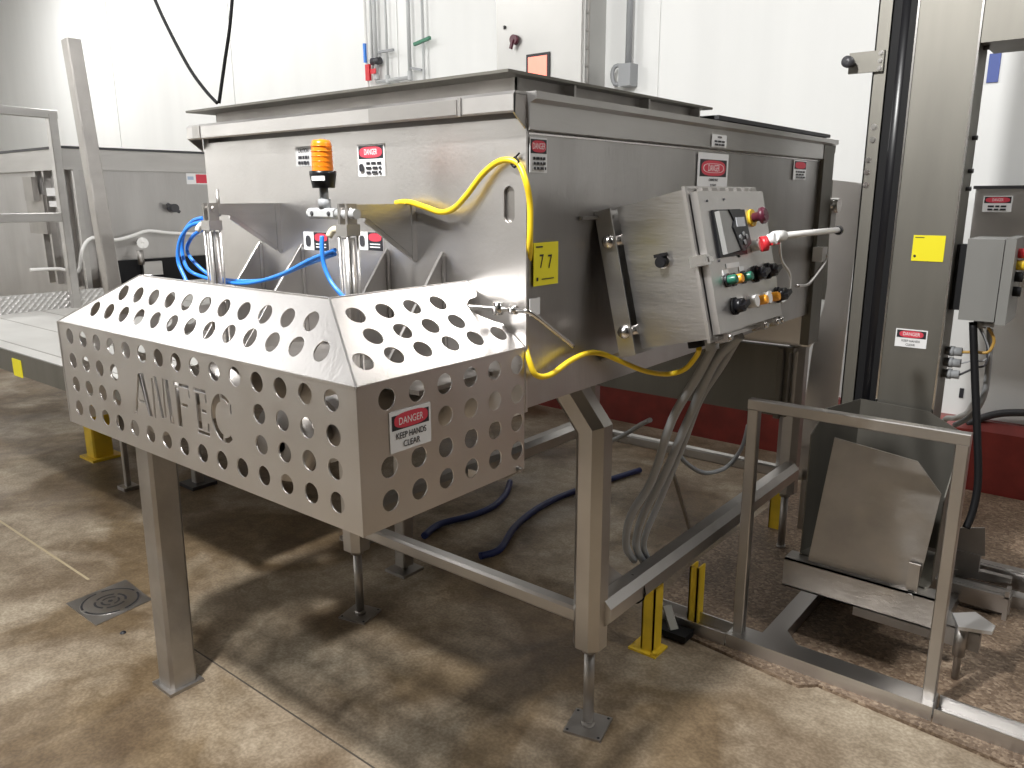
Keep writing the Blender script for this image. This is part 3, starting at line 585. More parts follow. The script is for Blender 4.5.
# conduits
cg='grey conduits sweeping from the panel to the beam'
a1=pp(.10,.2,DH+.02)
hose('flexible_conduit',[a1,oX(.17,700,372),oX(.08,672,420),oX(.0,652,480),oX(-.06,631,515),oX(-.09,626,545),oX(-.12,634,560)],.0125,GRC,'grey conduit, leftmost of three below the control panel','conduit',cg)
hose('flexible_conduit',[pp(.15,.24,DH+.02),oX(.20,715,362),oX(.10,690,415),oX(.02,664,475),oX(-.05,643,515),oX(-.09,636,545),oX(-.12,644,562)],.0125,GRC,'grey conduit, middle of three below the control panel','conduit',cg)
hose('flexible_conduit',[pp(.13,.28,DH+.02),oX(.19,722,365),oX(.10,700,400),oX(.03,683,445),oX(-.04,660,500),oX(-.08,644,540),oX(-.12,648,560)],.0105,GRC,'grey conduit, rightmost of three below the control panel','conduit',cg)
hose('flexible_conduit',[oX(-.3,676,452),oX(-.3,690,466),oX(-.3,707,473),oX(-.3,728,466),oX(-.3,742,447),oX(-.3,748,425)],.010,GRC,'grey conduit drooping in a loop under the hopper','conduit')
hose('flexible_conduit',[oX(-.35,650,420),oX(-.5,640,425),oX(-.6,622,436),oX(-.7,600,445),oX(-.8,580,450)],.010,GRC,'grey conduit passing behind the front leg under the hopper','conduit')
b=MB(); b.bar(oX(-.4,672,470),oX(-.4,705,580),.014,.014); tag(b.build('floor_stay',STD),'thin steel stay slanting down to the floor under the hopper','stay')

# small sensor with bent rod at rear corner
p=oX(.02,817,254)
sn=thing('level_sensor','small white sensor block with bent wire rod at rear hopper corner','sensor',p)
b=MB(); b.box(p+Vector((-.008,-.03,-.028)),p+Vector((.03,.03,.028))); b.build('housing',WHT,sn)
b=MB(); b.tube([p+Vector((.03,.02,.0)),oX(.05,825,262),oX(.05,812,280),oX(.05,806,285),oX(.05,796,286)],.006,8,3); b.build('wire_rod',CHR,sn)
b=MB(); p=oX(.0,829,208); 
cv=thing('hinge_clevis','steel hinge clevis behind the rear hopper corner','clevis',(p.x,2.05,p.z-.05))
b.box((-.02,1.995,p.z-.10),(.02,2.06,p.z-.01)); b.build('block',STD,cv)
b=MB(); b.cyl((-.035,2.04,p.z+.01),(.035,2.04,p.z+.01),.03); b.build('roller',CHR,cv)

# ================================================================== LIFTER
lf=thing('column_lifter','stainless column lifter with scoop bucket and floor guard frame beside the mixer','lifter',(.42,1.8,0))
ZT=3.1
b=MB(); b.box((.322,1.75,.05),(.522,1.90,ZT)); b.build('column',STB,lf)
b=MB(); b.bar((.519,1.7495,.05),(.519,1.7495,ZT),.007); b.bar((.325,1.7495,.05),(.325,1.7495,ZT),.007); b.build('column_edge',CHR,lf)
b=MB(); b.box((.195,1.75,.05),(.240,1.755,ZT)); b.box((.195,1.75,.05),(.200,1.90,ZT)); b.box((.195,1.89,.05),(.33,1.90,ZT)); b.build('column_flange',STB,lf)
b=MB(); b.cyl((.282,1.80,.1),(.282,1.80,ZT-.02),.038,n=24); b.build('drive_tube',BLKS,lf)
b=MB(); b.box((.242,1.765,.1),(.322,1.888,ZT-.03)); b.build('slot_cover',BLK,lf)
for px,py in((874,127),(873,140),(868,160),(867,172),(866,185)):
    p=oY(1.75,px,py); b=MB(); bolt(b,(min(max(p.x,.205),.23),1.75,p.z),(0,-1,0),.008,.007); b.build('bolt',CHR,lf)
pz=oY(1.74,868,62)
b=MB(); b.box((.115,1.735,pz.z-.035),(.232,1.748,pz.z+.035)); o=b.build('limit_bracket',STB,lf)
b=MB(); b.cyl((.125,1.735,pz.z),(.125,1.70,pz.z),.014); b.lathe((.125,1.70,pz.z),(0,-1,0),[(0,.002),(0,.02),(.02,.02),(.02,.002)],14); b.build('roller',DGR,o)
b=MB()
for dz in(-.025,0,.025): bolt(b,(.222,1.735,pz.z+dz),(0,-1,0),.006,.006)
b.build('bolt',CHR,o)
for z in(2.08,1.79,1.68,1.62):
    b=MB(); b.cyl((.522,1.83,z),(.538,1.83,z),.008,n=8); b.build('bolt',DGR,lf)
b=MB(); b.box((.523,1.752,2.085),(1.5,2.02,2.75)); b.build('drive_housing',STB,lf)
sign(lf,'sign',(oY(1.75,896.5,328).x,1.7492,oY(1.75,896.5,328).z),(1,0,0),(0,0,1),.106,.066,[('rect',.04,.06,.96,.48,SBK),('ell',.12,.08,.88,.46,SRED),('text',.5,.27,.27,'DANGER',SWH,.8),('text',.5,.65,.17,'KEEP HANDS',SBK,.95),('text',.5,.86,.17,'CLEAR',SBK,.95)],label='danger keep hands clear sign on the column')
a=oY(1.75,914,235); c=oY(1.75,943,262)
sign(lf,'sign',(a.x,1.7492,a.z),(1,0,0),(0,0,1),c.x-a.x,a.z-c.z,[('rect',.06,.07,.34,.10,SBK),('ell',.06,.76,.14,.86,SBK)],YLB,label='yellow square tag on the column')
# cable glands
for k,py in enumerate((349,359,369)):
    p=oX(.522,948,py); b=MB(); b.cyl((.522,1.84,p.z),(.575,1.84,p.z),.016,n=12); b.cyl((.535,1.84,p.z),(.55,1.84,p.z),.020,n=6); b.build('cable_gland',GRC,lf)
# base frame
b=MB(); b.box((.06,1.10,.012),(.735,1.19,.06)); b.build('base_rail',ST,lf)
def chan(b,xa,xb):
    b.box((xa,1.10,.012),(xb,1.19,.018)); b.box((xa,1.10,.018),(xb,1.105,.058)); b.box((xa,1.185,.018),(xb,1.19,.058))
b=MB(); chan(b,-.27,.055); b.build('base_channel',ST,lf)
b=MB(); chan(b,.74,1.5); b.build('base_channel',ST,lf)
b=MB(); b.box((.16,1.19,.012),(.225,2.1,.06)); b.prism([(.225,1.19,.012),(.285,1.19,.012),(.225,1.26,.012)],(0,0,.048)); b.box((.62,1.6,.012),(.66,2.1,.06)); b.box((.16,2.06,.012),(.9,2.12,.06)); b.build('side_rail',ST,lf)
b=MB(); b.box((-.20,1.02,.012),(-.06,1.09,.035)); b.build('rubber_foot',BLK,lf)
b=MB(); b.bar((-.17,1.08,.10),(-.12,1.05,.03),.035,.012); b.build('foot_bracket',STB,lf)
tw=.036
b=MB(); b.bar((.088,1.15,.06),(.088,1.15,.895),tw,tw,(0,1,0)); b.bar((.715,1.15,.06),(.715,1.15,.895),tw,tw,(0,1,0)); b.bar((.07,1.15,.9125),(.733,1.15,.9125),tw,tw); b.build('guard_frame',STT,lf)
# bucket
bk=MB(); bk.prism([(.273,1.72,.32),(.273,1.72,.845),(.511,1.72,.835),(.63,1.72,.775),(.63,1.72,.32)],(0,.005,0))
bk.prism([(.195,1.42,.30),(.273,1.72,.32),(.273,1.72,.845),(.217,1.505,.845),(.195,1.42,.76)],(.004,0,0))
bk.prism([(.63,1.45,.30),(.63,1.72,.32),(.63,1.72,.775),(.63,1.5,.6)],(.004,0,0))
bk.box((.20,1.40,.30),(.634,1.72,.306)); bucket=bk.build('bucket',STB,lf)
fl=MB(); fl.prism([(.286,1.395,.772),(.556,1.395,.742),(.638,1.385,.650),(.606,1.365,.285),(.243,1.365,.302)],(0,.005,0)); fl.build('bucket_flap',STD,bucket)
hb=MB(); hb.box((.575,1.352,.25),(.61,1.360,.40)); hb.cyl((.592,1.335,.285),(.592,1.36,.285),.013); hb.cyl((.592,1.352,.285),(.592,1.3599,.285),.02); hb.build('hinge',STD,bucket)
b=MB(); b.box((.165,1.34,.19),(.672,1.347,.300)); b.box((.165,1.34,.294),(.672,1.42,.300)); b.box((.165,1.34,.19),(.672,1.42,.196)); b.build('lift_arm',STD,lf)
b=MB(); b.box((.40,1.42,.115),(.80,1.47,.185)); b.box((.4,1.42,.18),(.8,1.52,.187)); b.build('lower_arm',STD,lf)
a=[oZ(.215,p,q) for p,q in((952,616),(975,615),(995,629),(992,635),(958,630))]
b=MB(); b.prism(a,(0,0,.012)); b.build('latch_blade',pmat('bright_blade',(.8,.79,.78),.3,.8),lf)
p=oZ(.02,955,676); b=MB(); b.cyl((p.x,p.y,.012),(p.x,p.y,.22),.012); b.cyl((p.x,p.y,.10),(p.x,p.y,.21),.019); b.build('stop_pin',STD,lf)
# rear arms at the right
q0=oZ(.09,930,545); b=MB(); b.box((.48,2.20,.03),(1.7,2.24,.11)); b.box((.48,2.18,.10),(1.7,2.24,.108)); b.build('rear_rail',ST,lf)
b=MB(); b.box((.45,1.95,.03),(.83,1.99,.11)); b.box((.45,1.93,.10),(.83,1.99,.108)); b.box((.81,1.93,.012),(.825,1.99,.13)); b.build('rear_rail',ST,lf)
b=MB(); a=[oY(2.1,p,q) for p,q in((925,527),(985,528),(985,556),(925,552))]; b.prism(a,(0,.006,0)); b.prism([v+Vector((0,0,-.07)) for v in(a[3],a[2],a[2]+Vector((.1,0,0)),a[2]+Vector((.1,0,-.02)),a[3]+Vector((0,0,-.02)))],(0,.03,0)); b.box((a[0].x,2.09,.10),(a[1].x,2.12,a[2].z)); b.build('upright_plate',STD,lf)
# cable set at lifter
hose('black_cable',[oY(1.80,973,322),oY(1.78,975,380),oY(1.76,977,430),oY(1.74,978,480),oY(1.72,973,510),oY(1.70,966,528)],.013,BLK,'thick black cable hanging from the grey switch box','cable')
hose('control_cable',[(.575,1.84,oX(.522,948,349).z),oY(1.84,975,352),oY(1.84,988,352),oY(1.84,994,340),oY(1.82,988,327)],.0055,pmat('tan_cable',(.45,.27,.06),.5),'tan cable looping from topmost column gland to the switch box','cable')
hose('control_cable',[(.575,1.84,oX(.522,948,359).z),oY(1.84,972,361),oY(1.84,985,360),oY(1.84,989,350),oY(1.82,981,327)],.003,GRC,'thin grey cable from the middle column gland','cable')
hose('control_cable',[(.575,1.84,oX(.522,948,369).z),oY(1.84,975,368),oY(1.84,986,364),oY(1.84,987,345),oY(1.82,979,327)],.004,DGR,'thin dark cable from the lowest column gland','cable')
hose('flexible_conduit',[oY(1.9,990,330),oY(1.95,989,360),oY(2.0,984,395),oY(2.1,972,415),oY(2.2,955,425)],.011,GRC,'grey conduit curving down behind the thick black cable','conduit')
# switch box
sb=thing('switch_box','grey enamel switch box beside the lifter column with side buttons','switch box',(.62,1.85,1.16))
x0b,x1b=.560,.670
b=MB(); b.box((x0b,1.76,1.172),(x1b,1.99,1.452)); b.build('body',GRY,sb)
b=MB(); b.box((x1b+.004,1.75,1.165),(x1b+.035,1.995,1.458)); b.build('door',GRY,sb)
b=MB(); b.box((.522,1.80,1.20),(.56,1.86,1.43)); b.build('mount',BLK,sb)
for z,m,l in((1.405,RED,'red button'),(1.365,YEL,'yellow button'),(1.325,BLK,'black button'),(1.275,BLK,None)):
    b=MB(); b.cyl((x1b+.035,1.83,z),(x1b+.058,1.83,z),.017,n=14); o=b.build('button',m,sb); 
    if l: lab(o,l)
b=MB(); b.cyl((.62,1.83,1.14),(.62,1.83,1.172),.022,n=6); b.build('cable_gland',GRC,sb); b=MB(); b.cyl((.65,1.80,1.15),(.65,1.80,1.172),.018); b.build('cable_gland',GRC,sb)

# side plate behind (another lifter's chute)
def py3(Y,l): return [oY(Y,*p) for p in l]
cs=thing('chute_panel','tall pale steel chute panel standing between hopper and lifter column','panel',(0,2.3,0))
ol=py3(2.3,[(827,181),(861,183),(843,402)])
P_=lambda x,y:oY(2.3,x,y)
outl=[P_(833,180),P_(862,183),P_(854,260),P_(846,330),P_(837,410),P_(831,480),P_(795,480),P_(803,412),P_(808,380),P_(812,350),P_(818,325),P_(824,305),P_(827,285),P_(829,240)]
b=MB(); b.prism(outl,(0,.004,0)); b.build('face',STG,cs)
b=MB(); a=P_(829,182); b.prism([P_(826,179)+Vector((-.03,.03,0)),P_(833,180)+Vector((0,.004,0)),P_(829,240)+Vector((0,.004,0)),P_(826,300)+Vector((0,.004,0)),P_(820,300)+Vector((-.03,.03,0))],(0,.02,0)); b.build('side_flange',STB,cs)
b=MB(); c0=P_(800,478); b.bar((c0.x+.03,2.32,0),(c0.x+.03,2.32,c0.z+.05),.05,.04,(0,1,0)); b.bar((c0.x+.12,2.32,0),(c0.x+.12,2.32,c0.z+.05),.05,.04,(0,1,0)); b.build('leg',STD,cs)

# yellow floor stands
def stand(x,y,w,h,label,wy=.06,plate=True):
    t_=thing('yellow_stand',label,'floor stand',(x,y,0),'yellow painted floor stands')
    b=MB(); b.box((x-w/2,y,0.008),(x+w/2,y+.006,h)); b.box((x-w/2,y,0.008),(x-w/2+.006,y+wy,h)); b.box((x+w/2-.006,y,.008),(x+w/2,y+wy,h)); b.build('upright',YEL,t_)
    b=MB(); b.box((x-w/2-.04,y-.02,0),(x+w/2+.02,y+wy+.015,.008)); b.build('base_plate',YEL,t_)
    b=MB(); b.cyl((x+w/2+.012,y-.01,.008),(x+w/2+.012,y-.01,.022),.010,n=6); b.build('anchor_bolt',YEL,t_)
stand(-.15,.90,.05,.255,'yellow channel stand on the floor under the near side beam')
stand(-.10,1.15,.035,.25,'short yellow channel stand just behind the nearest one')
stand(-.19,2.22,.06,.26,'yellow channel stand below far end of the side beam')
st=thing('yellow_post','square yellow bolted post under the raised platform','post',(-3.9,.65,0))
b=MB(); b.bar((-3.95,.68,.01),(-3.95,.68,.88),.12,.12,(0,1,0)); b.build('sleeve',YEL,st)
b=MB(); b.box((-4.04,.59,0),(-3.85,.78,.015)); b.build('base_plate',YEL,st)
# floor drain
dr=thing('floor_drain','square steel floor drain with round slotted grate set in concrete','drain',(-2.03,-.145,0))
cx,cy=-2.03,-.145; a=.34
sq=[(cx+.155*math.cos(a+PI/4+i*PI/2),cy+.155*math.sin(a+PI/4+i*PI/2),0) for i in range(4)]
pa=[oZ(0,p,q) for p,q in((66,604),(96,626),(152,600),(126,580))]; cc=sum(pa,Vector())/4
sq=[cc+(p-cc)*1.0 for p in pa]; cx,cy=cc.x,cc.y
b=MB(); b.prism([Vector((p.x,p.y,0)) for p in sq],(0,0,.003)); b.build('frame',STD,dr)
b=MB(); b.cyl((cx,cy,.003),(cx,cy,.0045),.112,n=40); b.build('grate',ST,dr)
slots=MB()
def ringseg(r0_,r1_,a0,a1,n=10):
    p=[(cx+r1_*math.cos(a0+(a1-a0)*i/n),cy+r1_*math.sin(a0+(a1-a0)*i/n),.0045) for i in range(n+1)]+[(cx+r0_*math.cos(a1-(a1-a0)*i/n),cy+r0_*math.sin(a1-(a1-a0)*i/n),.0045) for i in range(n+1)]
    slots.prism(p,(0,0,.0006))
for k in range(4): ringseg(.100,.108,k*PI/2+.1,k*PI/2+PI/2-.1); ringseg(.052,.061,k*PI/2+.9,k*PI/2+PI/2+.65)
for k in range(3): ringseg(.028,.036,k*2.09,k*2.09+1.7)
slots.cyl((cx,cy,.0045),(cx,cy,.0052),.010,n=14); slots.build('slot',SBK,dr)
b=MB(); p=oZ(0,123,633); b.lathe((p.x,p.y,0),(0,0,1),[(0,.012),(.005,.010),(.008,.001)],7); tag(b.build('debris_crumb',SBK),'small dark crumb on the floor just below the drain','crumb')

# ================================================================== PLATFORM (left)
pf=thing('work_platform','raised pale steel work platform with checker kick plate and handrail','platform',(-3.2,.4,0))
ZD=.9
b=MB(); b.box((-4.40,-.03,ZD-.006),(-1.46,3.0,ZD)); 
b.build('deck',DECK,pf)
b=MB(); b.box((-4.40,-.04,ZD-.10),(-1.46,-.03,ZD+.004)); b.build('edge_beam',STB,pf)
b=MB()
for k in range(6): b.box((-4.39,.05+.28*k,ZD),(-2.0,.056+.28*k,ZD+.0015))
b.build('deck_joint',STD,pf)
kx=-4.40
b=MB(); b.box((kx-.006,.0,ZD),(kx,3.0,ZD+.11)); b.build('kick_plate',CHK,pf)
b=MB()
py_=.82
b.bar((kx+.03,py_,ZD),(kx+.03,py_,2.10),.06,.05,(0,1,0)); b.build('rail_post',ST,pf)
b=MB(); b.bar((kx+.03,0.0,2.12),(kx+.03,py_+.03,2.10),.05,.05); b.build('top_rail',ST,pf)
b=MB(); b.bar((kx+.03,0,1.48),(kx+.03,py_-.02,1.48),.05,.055); b.build('mid_rail',ST,pf)
for (x,y) in((-3.0,.8),(-3.25,.52),(-1.7,.9),(-3.0,2.6)):
    ww=.028 if x==-3.25 else .05
    b=MB(); b.bar((x,y,.02),(x,y,ZD-.006),ww,ww,(0,1,0)); lg=b.build('leg',STD,pf)
    b=MB(); b.box((x-ww*1.5,y-ww*1.5,0),(x+ww*1.5,y+ww*1.5,.02)); b.build('foot_plate',DGR if x==-3.0 else STD,lg)
# yellow tape on beam
a=oY(-.042,12,358); c=oY(-.042,23,378)
b=MB(); b.box((a.x,-.044,c.z),(c.x,-.0405,a.z)); b.build('yellow_tape',YLB,pf)
# slanted tall post
b=MB(); pa_=oY(.02,71,40); pb_=oY(.02,113,290); pb_.z-=.0; dd_=(pa_-pb_)/(pa_.z-pb_.z); b.bar(pb_+dd_*(ZD+.003-pb_.z),pa_,.052,.052,(0,1,0)); b.cyl(pa_+Vector((-.04,0,-.13)),pa_+Vector((-.01,0,-.13)),.012); sp=tag(b.build('hoist_post',STD),'tall leaning square steel post rising behind the guard','post')

# ================================================================== LEFT MIXER
lm=thing('paddle_mixer','stainless hopper behind the platform handrail at left','mixer',(-5.5,2.2,0))
X1,X0,Y0,Y1=-4.6,-6.5,.95,3.2
pf_=[(X1-.02,1.82),(X1-.02,1.20)]+[(X1-.02-.42*(1-math.cos(a)),1.20-.50*math.sin(a)) for a in [PI/2*k/10 for k in range(1,11)]]
pf_+=[(X0+X1-x,z) for x,z in pf_[::-1]]
b=MB(); b.prism([(x,Y0+.06,z) for x,z in pf_],(0,Y1-Y0-.06,0)); b.build('trough',STV,lm)
b=MB(); b.box((X0,Y0,1.78),(X1,Y0+.06,1.92)); b.box((X1-.06,Y0+.06,1.78),(X1,Y1,1.92)); b.build('rim',ST,lm)
b=MB(); b.box((X0,Y0-.015,1.915),(X1+.015,Y0+.05,1.93)); b.box((X1-.05,Y0+.05,1.915),(X1+.015,Y1,1.93)); b.build('rim_edge',DGR,lm)
b=MB(); b.box((X1-.03,Y0+.25,.72),(X1-.004,Y1,1.165)); b.build('belly_shade',BLK,lm)  # added black slab standing in for the shade under the curved belly
for yy,w in((1.0,.035),(1.10,.03)):
    b=MB(); b.box((X1-.02,yy,.95),(X1+.012,yy+w,1.78)); b.build('corner_rib',ST,lm)
for xx in(-4.72,-4.82,-5.02,-5.16):
    b=MB(); b.box((xx,Y0+.02,1.0),(xx+.03,Y0+.06,1.78)); b.build('end_rib',ST,lm)
b=MB(); b.box((-5.30,Y0+.0,1.35),(-5.0,Y0+.05,1.62)); b.box((-5.2,Y0-.04,1.58),(-5.05,Y0,1.74)); b.build('motor_bracket',STD,lm)
a=oX(-4.6,187,173); sign(lm,'sign',(-4.618,a.y,a.z),(0,1,0),(0,0,1),.19,.08,[('rect',.4,.1,.98,.9,SRED),('rect',.05,.3,.3,.6,pmat('faded_blue',(.4,.5,.65),.5))],SWH)
p=oX(-4.6,172,208); b=MB(); b.cyl((-4.62,p.y,p.z),(-4.55,p.y,p.z),.03); b.bar((-4.57,p.y-.05,p.z+.03),(-4.57,p.y+.04,p.z-.03),.02); b.build('latch',DGR,lm)
p=oX(-4.45,144,243); b=MB(); b.cyl((-4.62,p.y+.05,p.z),(-4.47,p.y,p.z),.022,n=16); b.lathe((-4.47,p.y,p.z),(.9,-.4,0),[(0,.02),(0,.038),(.02,.038),(.02,.012),(.012,.001)],20); sp_=b.build('spigot',WHT,lm)
b=MB(); p=oX(-4.52,143,253); b.cyl((p.x,p.y-.02,p.z-.08),(p.x,p.y-.02,p.z+.02),.022,n=12); b.build('valve',STD,lm)
b=MB(); b.tube([oX(-4.56,*p) for p in((30,270),(60,269),(78,272),(82,250),(92,238),(115,240),(132,236),(148,231),(170,233),(200,234))],.012,8,4); b.build('drain_pipe',WHT,lm)
b=MB(); b.box(oX(-4.58,141,262),Vector((-4.55,oX(-4.58,160,262).y,oX(-4.58,150,275).z))); b.build('cover_tab',ST,lm)
for a_,c_ in (((42,188),(58,196)),((45,201),(57,207))):
    p=oY(.93,*a_); q=oY(.93,*c_); b=MB(); b.box((p.x,.955,q.z),(q.x,.968,p.z)); b.build('name_plate',SWH,lm)

# ================================================================== BACK WALL THINGS
cx_=-2.044
STW=pmat('aged_cabinet_steel',(.47,.465,.45),.45,.85,var=.05,vscale=2)
cb=thing('wall_cabinet','tall stainless cabinet on the back wall with red lit window','cabinet',(-2.5,3.4,1.9))
b=MB(); b.box((-2.80,3.25,1.9),(cx_,3.5,3.6)); b.build('body',STW,cb)
b=MB(); b.box((-2.79,3.235,1.93),(cx_-.02,3.25,3.57)); dcb=b.build('door',STW,cb)
b=MB()
for k in range(14): b.cyl((cx_,3.27,2.0+.11*k),(cx_+.006,3.27,2.0+.11*k),.010,n=8)
b.box((cx_,3.285,1.9),(cx_+.004,3.30,3.6)); b.build('hinge',STD,cb)
a=oY(3.235,527,55); c=oY(3.235,550,80)
b=MB(); b.box((a.x,3.225,c.z),(c.x,3.235,a.z)); w_=b.build('viewing_window',SBK,dcb)
b=MB(); b.box((a.x+.02,3.221,c.z+.02),(c.x-.02,3.2255,a.z-.02)); b.build('red_display',PNK,dcb)
p=oY(3.235,516,40); b=MB(); b.cyl((p.x,3.235,p.z),(p.x,3.20,p.z),.032); b.bar((p.x,3.20,p.z),(p.x-.02,3.20,p.z-.06),.02); b.build('handle',MAR,dcb)
b=MB(); p=oY(3.235,502,28); b.cyl((p.x+.03,3.235,p.z),(p.x+.02,3.225,p.z),.012); b.build('screw',DGR,dcb)
# pipes
wy=3.455
def wp(x,y): return oY(wy,x,y)
def wpz(x,y,z): p=oY(wy,x,y); return Vector((p.x,wy,z))
pl=thing('water_pipe','grey water pipe loop with elbows on the white back wall','pipe',wp(390,100))
A=wp(377,82); Bp=wp(410,76); T3=wp(388,79)
b=MB(); b.cyl((A.x,wy,A.z),(A.x,wy,3.6),.016); b.cyl((A.x,wy,A.z),(Bp.x,wy,A.z),.016); b.cyl((Bp.x,wy,A.z),(Bp.x,wy,3.6),.016); b.build('pipe_run',PIP,pl)
b=MB(); b.cyl((T3.x,wy,A.z),(T3.x,wy,3.6),.010); b.build('branch_pipe',PIP,pl)
b=MB(); b.cyl((A.x-.045,wy,A.z+.1),(A.x-.045,wy,3.6),.010); b.build('branch_pipe',PIP,pl)
for ex_,e0,e1 in((A.x,.02,.07),(T3.x,-.02,.04),(Bp.x,-.02,.05)):
    b=MB(); b.lathe((ex_,wy,A.z),(0,0,1),[(e0,.012),(e0,.021),(e1,.021),(e1,.012)],14); b.build('elbow',PIP,pl)
b=MB(); p=wp(373,72); b.box((A.x-.10,wy-.04,p.z-.07),(A.x-.05,wy-.015,p.z+.06)); b.box((A.x-.05,wy-.03,p.z-.02),(A.x+.02,wy-.024,p.z+.02)); b.build('valve_handle',RED,pl)
b=MB(); p=wp(378,61); b.cyl((A.x-.05,wy,p.z),(A.x+.05,wy,p.z),.03); b.build('union_nut',DGR,pl)
b=MB(); p=wp(388,51); b.bar((T3.x-.09,wy-.01,p.z),(T3.x+.09,wy-.01,p.z),.02); b.build('pipe_clamp',GRC,pl)
b=MB(); p=wp(422,70); b.bar((Bp.x,wy,p.z+.03),(p.x,wy,p.z),.02); b.build('tie_bar',GRC,pl)
p=wp(423,42)
pr_=thing('riser_pipe','thin grey riser pipe with green clamp on the back wall','pipe',(p.x,wy,2.1))
b=MB(); b.cyl((p.x,wy,.40),(p.x,wy,3.6),.011); b.build('pipe_run',PIP,pr_)
b=MB(); b.bar((p.x-.09,wy-.01,p.z-.01),(p.x+.09,wy-.01,p.z+.02),.025); b.build('pipe_clamp',GRV,pr_)
p=wp(367,60)
pr_=thing('riser_pipe','thin white riser pipe with blue lever on the back wall','pipe',(p.x,wy,2.1))
b=MB(); b.cyl((p.x,wy,.40),(p.x,wy,3.6),.012); b.build('pipe_run',WHT,pr_)
b=MB(); q=wp(366,44); r_=wp(367,63); b.bar((p.x,wy-.02,q.z),(p.x,wy-.02,r_.z),.022); b.build('lever',BLU,pr_)
p=oY(3.44,629,40); q=oY(3.44,624,74)
wc=thing('wall_conduit','pale conduit dropping to a small box on the back wall','conduit',(p.x,3.44,q.z-.1))
b=MB(); b.cyl((p.x,3.44,q.z),(p.x,3.44,3.6),.022); b.build('conduit_run',GRC,wc)
b=MB(); b.box((p.x-.05,3.40,q.z-.08),(p.x+.04,3.5,q.z+.06)); b.tube([(p.x-.03,3.42,q.z+.05),(p.x-.09,3.42,q.z+.05),(p.x-.11,3.42,q.z),(p.x-.09,3.42,q.z-.06),(p.x-.04,3.42,q.z-.06)],.014,8,3); b.build('junction_box',GRC,wc)
# hanging cables
top=Vector((-1.235,.05,zc+.005)); px,py=218,104
hose('hanging_cable',[oY(.05,150,-12),oY(.05,165,22),oY(.05,188,66),oY(.05,205,90),oY(.05,217,103)],.0052,BLK,'black cable hanging slack from above to the hopper corner, left one','cable')
hose('hanging_cable',[oY(.05,233,-12),oY(.05,230,25),oY(.05,225,60),oY(.05,219,103)],.0052,BLK,'black cable hanging nearly straight to the hopper corner, right one','cable')
# right background cabinet
bc=thing('steel_cabinet','low stainless cabinet against the back wall behind the switch box','cabinet',(1.0,3.3,.9))
p=oY(3.1,976,189)
b=MB(); b.box((p.x,3.1,1.22),(1.9,3.49,p.z)); b.build('body',STG,bc)
b=MB(); b.box((p.x-.01,3.09,p.z),(1.9,3.49,p.z+.015)); b.build('top_edge',DGR,bc)
a=oY(3.1,984,196); c=oY(3.1,1011,212); sign(bc,'sign',(a.x,3.099,a.z),(1,0,0),(0,0,1),c.x-a.x,a.z-c.z,DNG+dashes(.55,.95,2),label='danger sign on the far cabinet')
b=MB(); a=oY(3.498,990,54); c=oY(3.498,998,82); b.box((a.x,3.49,c.z),(c.x,3.499,a.z)); tag(b.build('wall_notice',pmat('blue_notice',(.06,.10,.35),.5)),'small blue notice on the back wall beside the lifter column','notice')
# marking on wall
a=oY(3.497,960,388); c=oY(3.497,963,398); b=MB(); b.box((a.x,3.494,c.z),(c.x,3.499,a.z)); tag(b.build('wall_tag',SBK),'tiny black tag low on the white wall beside black cable','tag')
# curved black hose at right low
hose('wall_hose',[oY(3.45,968,424),oY(3.44,985,417),oY(3.44,1005,413),oY(3.44,1040,413)],.02,DGR,'dark pipe lying along the curb top at far right','hose')
hose('wash_hose',[oY(2.8,935,520),oY(2.7,938,450),oY(2.6,944,421),oY(2.5,956,418),oY(2.5,968,412),oY(2.5,975,400)],.012,WHT,'white hose leaning behind the top of the guard frame','hose')

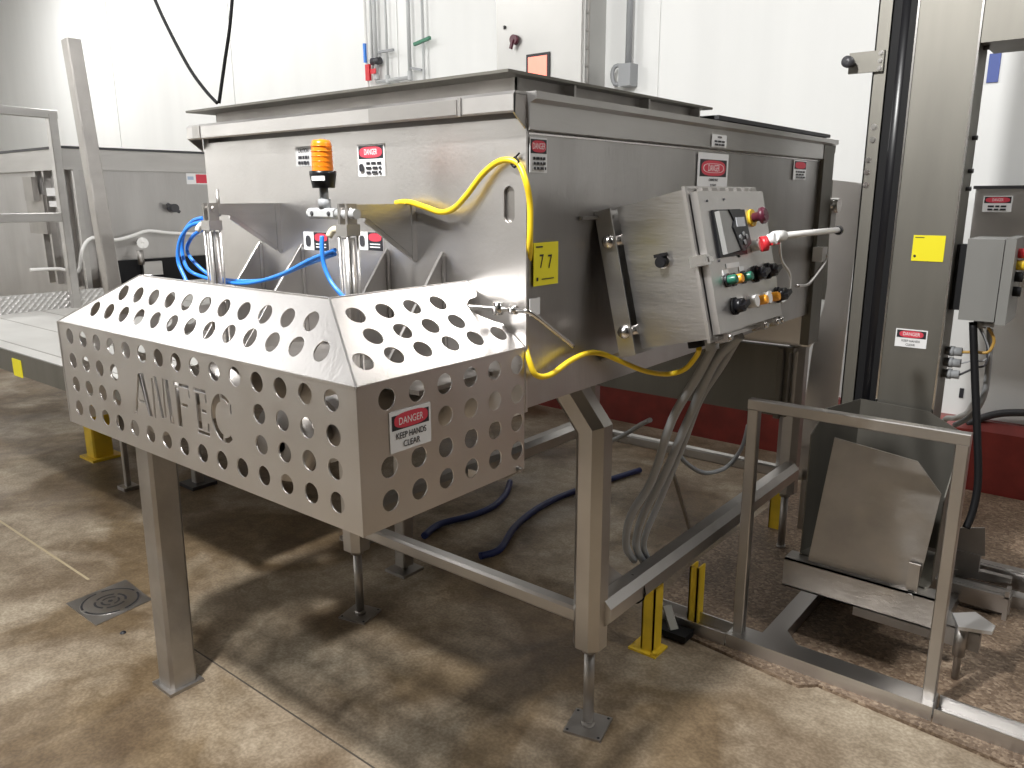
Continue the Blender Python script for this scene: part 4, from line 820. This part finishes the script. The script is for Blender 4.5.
# ================================================================== LIGHTS
def area(name,loc,aim,size,power,col=(1,.99,.975)):
    l=bpy.data.lights.new(name,'AREA'); l.shape='DISK'; l.size=size; l.energy=power; l.color=col
    o=bpy.data.objects.new(name,l); C.objects.link(o); o.location=loc
    o.rotation_euler=(Vector(aim)-Vector(loc)).to_track_quat('-Z','Y').to_euler(); return o
area('ceiling_lamp_key',(-.2,-1.65,3.75),(-.5,-.1,.9),.22,225)
area('ceiling_lamp_right',(2.9,1.2,4.1),(-.4,1.4,.2),.3,50)
area('fill_light_left',(-5.0,-1.0,4.1),(-5.0,1.2,.8),.5,40)  # added fill for the left mixer and the wall near it
area('slope_highlight_fill',(-6.9,-3.0,4.0),(-2,-.8,0),.9,40)  # added light, set where the guard's front slope reflects it
area('wall_fill_mid',(-1.4,1.7,4.1),(-1.4,3.5,1.4),.8,13)  # added wall wash, brightens the middle of the back wall
area('wall_fill_right',(1.4,1.7,4.1),(1.6,3.5,1.2),.8,19)  # added wash for the right part of the back wall
area('wall_fill_left',(-4.2,1.7,4.1),(-4.2,3.5,1.4),.8,20)  # added to even out the back wall left of the middle
area('wall_fill_corner',(-6.8,1.7,4.1),(-6.8,3.5,1.4),.8,38)  # another added wash, farther left along the back wall
area('wall_fill_far',(-9.6,1.7,4.1),(-9.6,3.5,1.4),.8,80)  # added wash lifting the far left end of the back wall
area('reflection_fill_corner',(-11.0,-5.0,4.0),(-14,-7,2.2),1.0,260)  # added, lights the unseen front-left corner for the steel to reflect
area('reflection_fill_front',(-6.0,-5.2,4.0),(-6.0,-7,2.0),.8,110)  # added, brightens the unseen front wall mirrored in the steel faces
w=bpy.data.worlds.new('world'); bpy.context.scene.world=w; w.use_nodes=True
w.node_tree.nodes['Background'].inputs[0].default_value=(.5,.5,.5,1); w.node_tree.nodes['Background'].inputs[1].default_value=.2
vs_=bpy.context.scene.view_settings; vs_.view_transform='Standard'; vs_.look='None'; vs_.gamma=1; vs_.exposure=0; vs_.use_curve_mapping=False
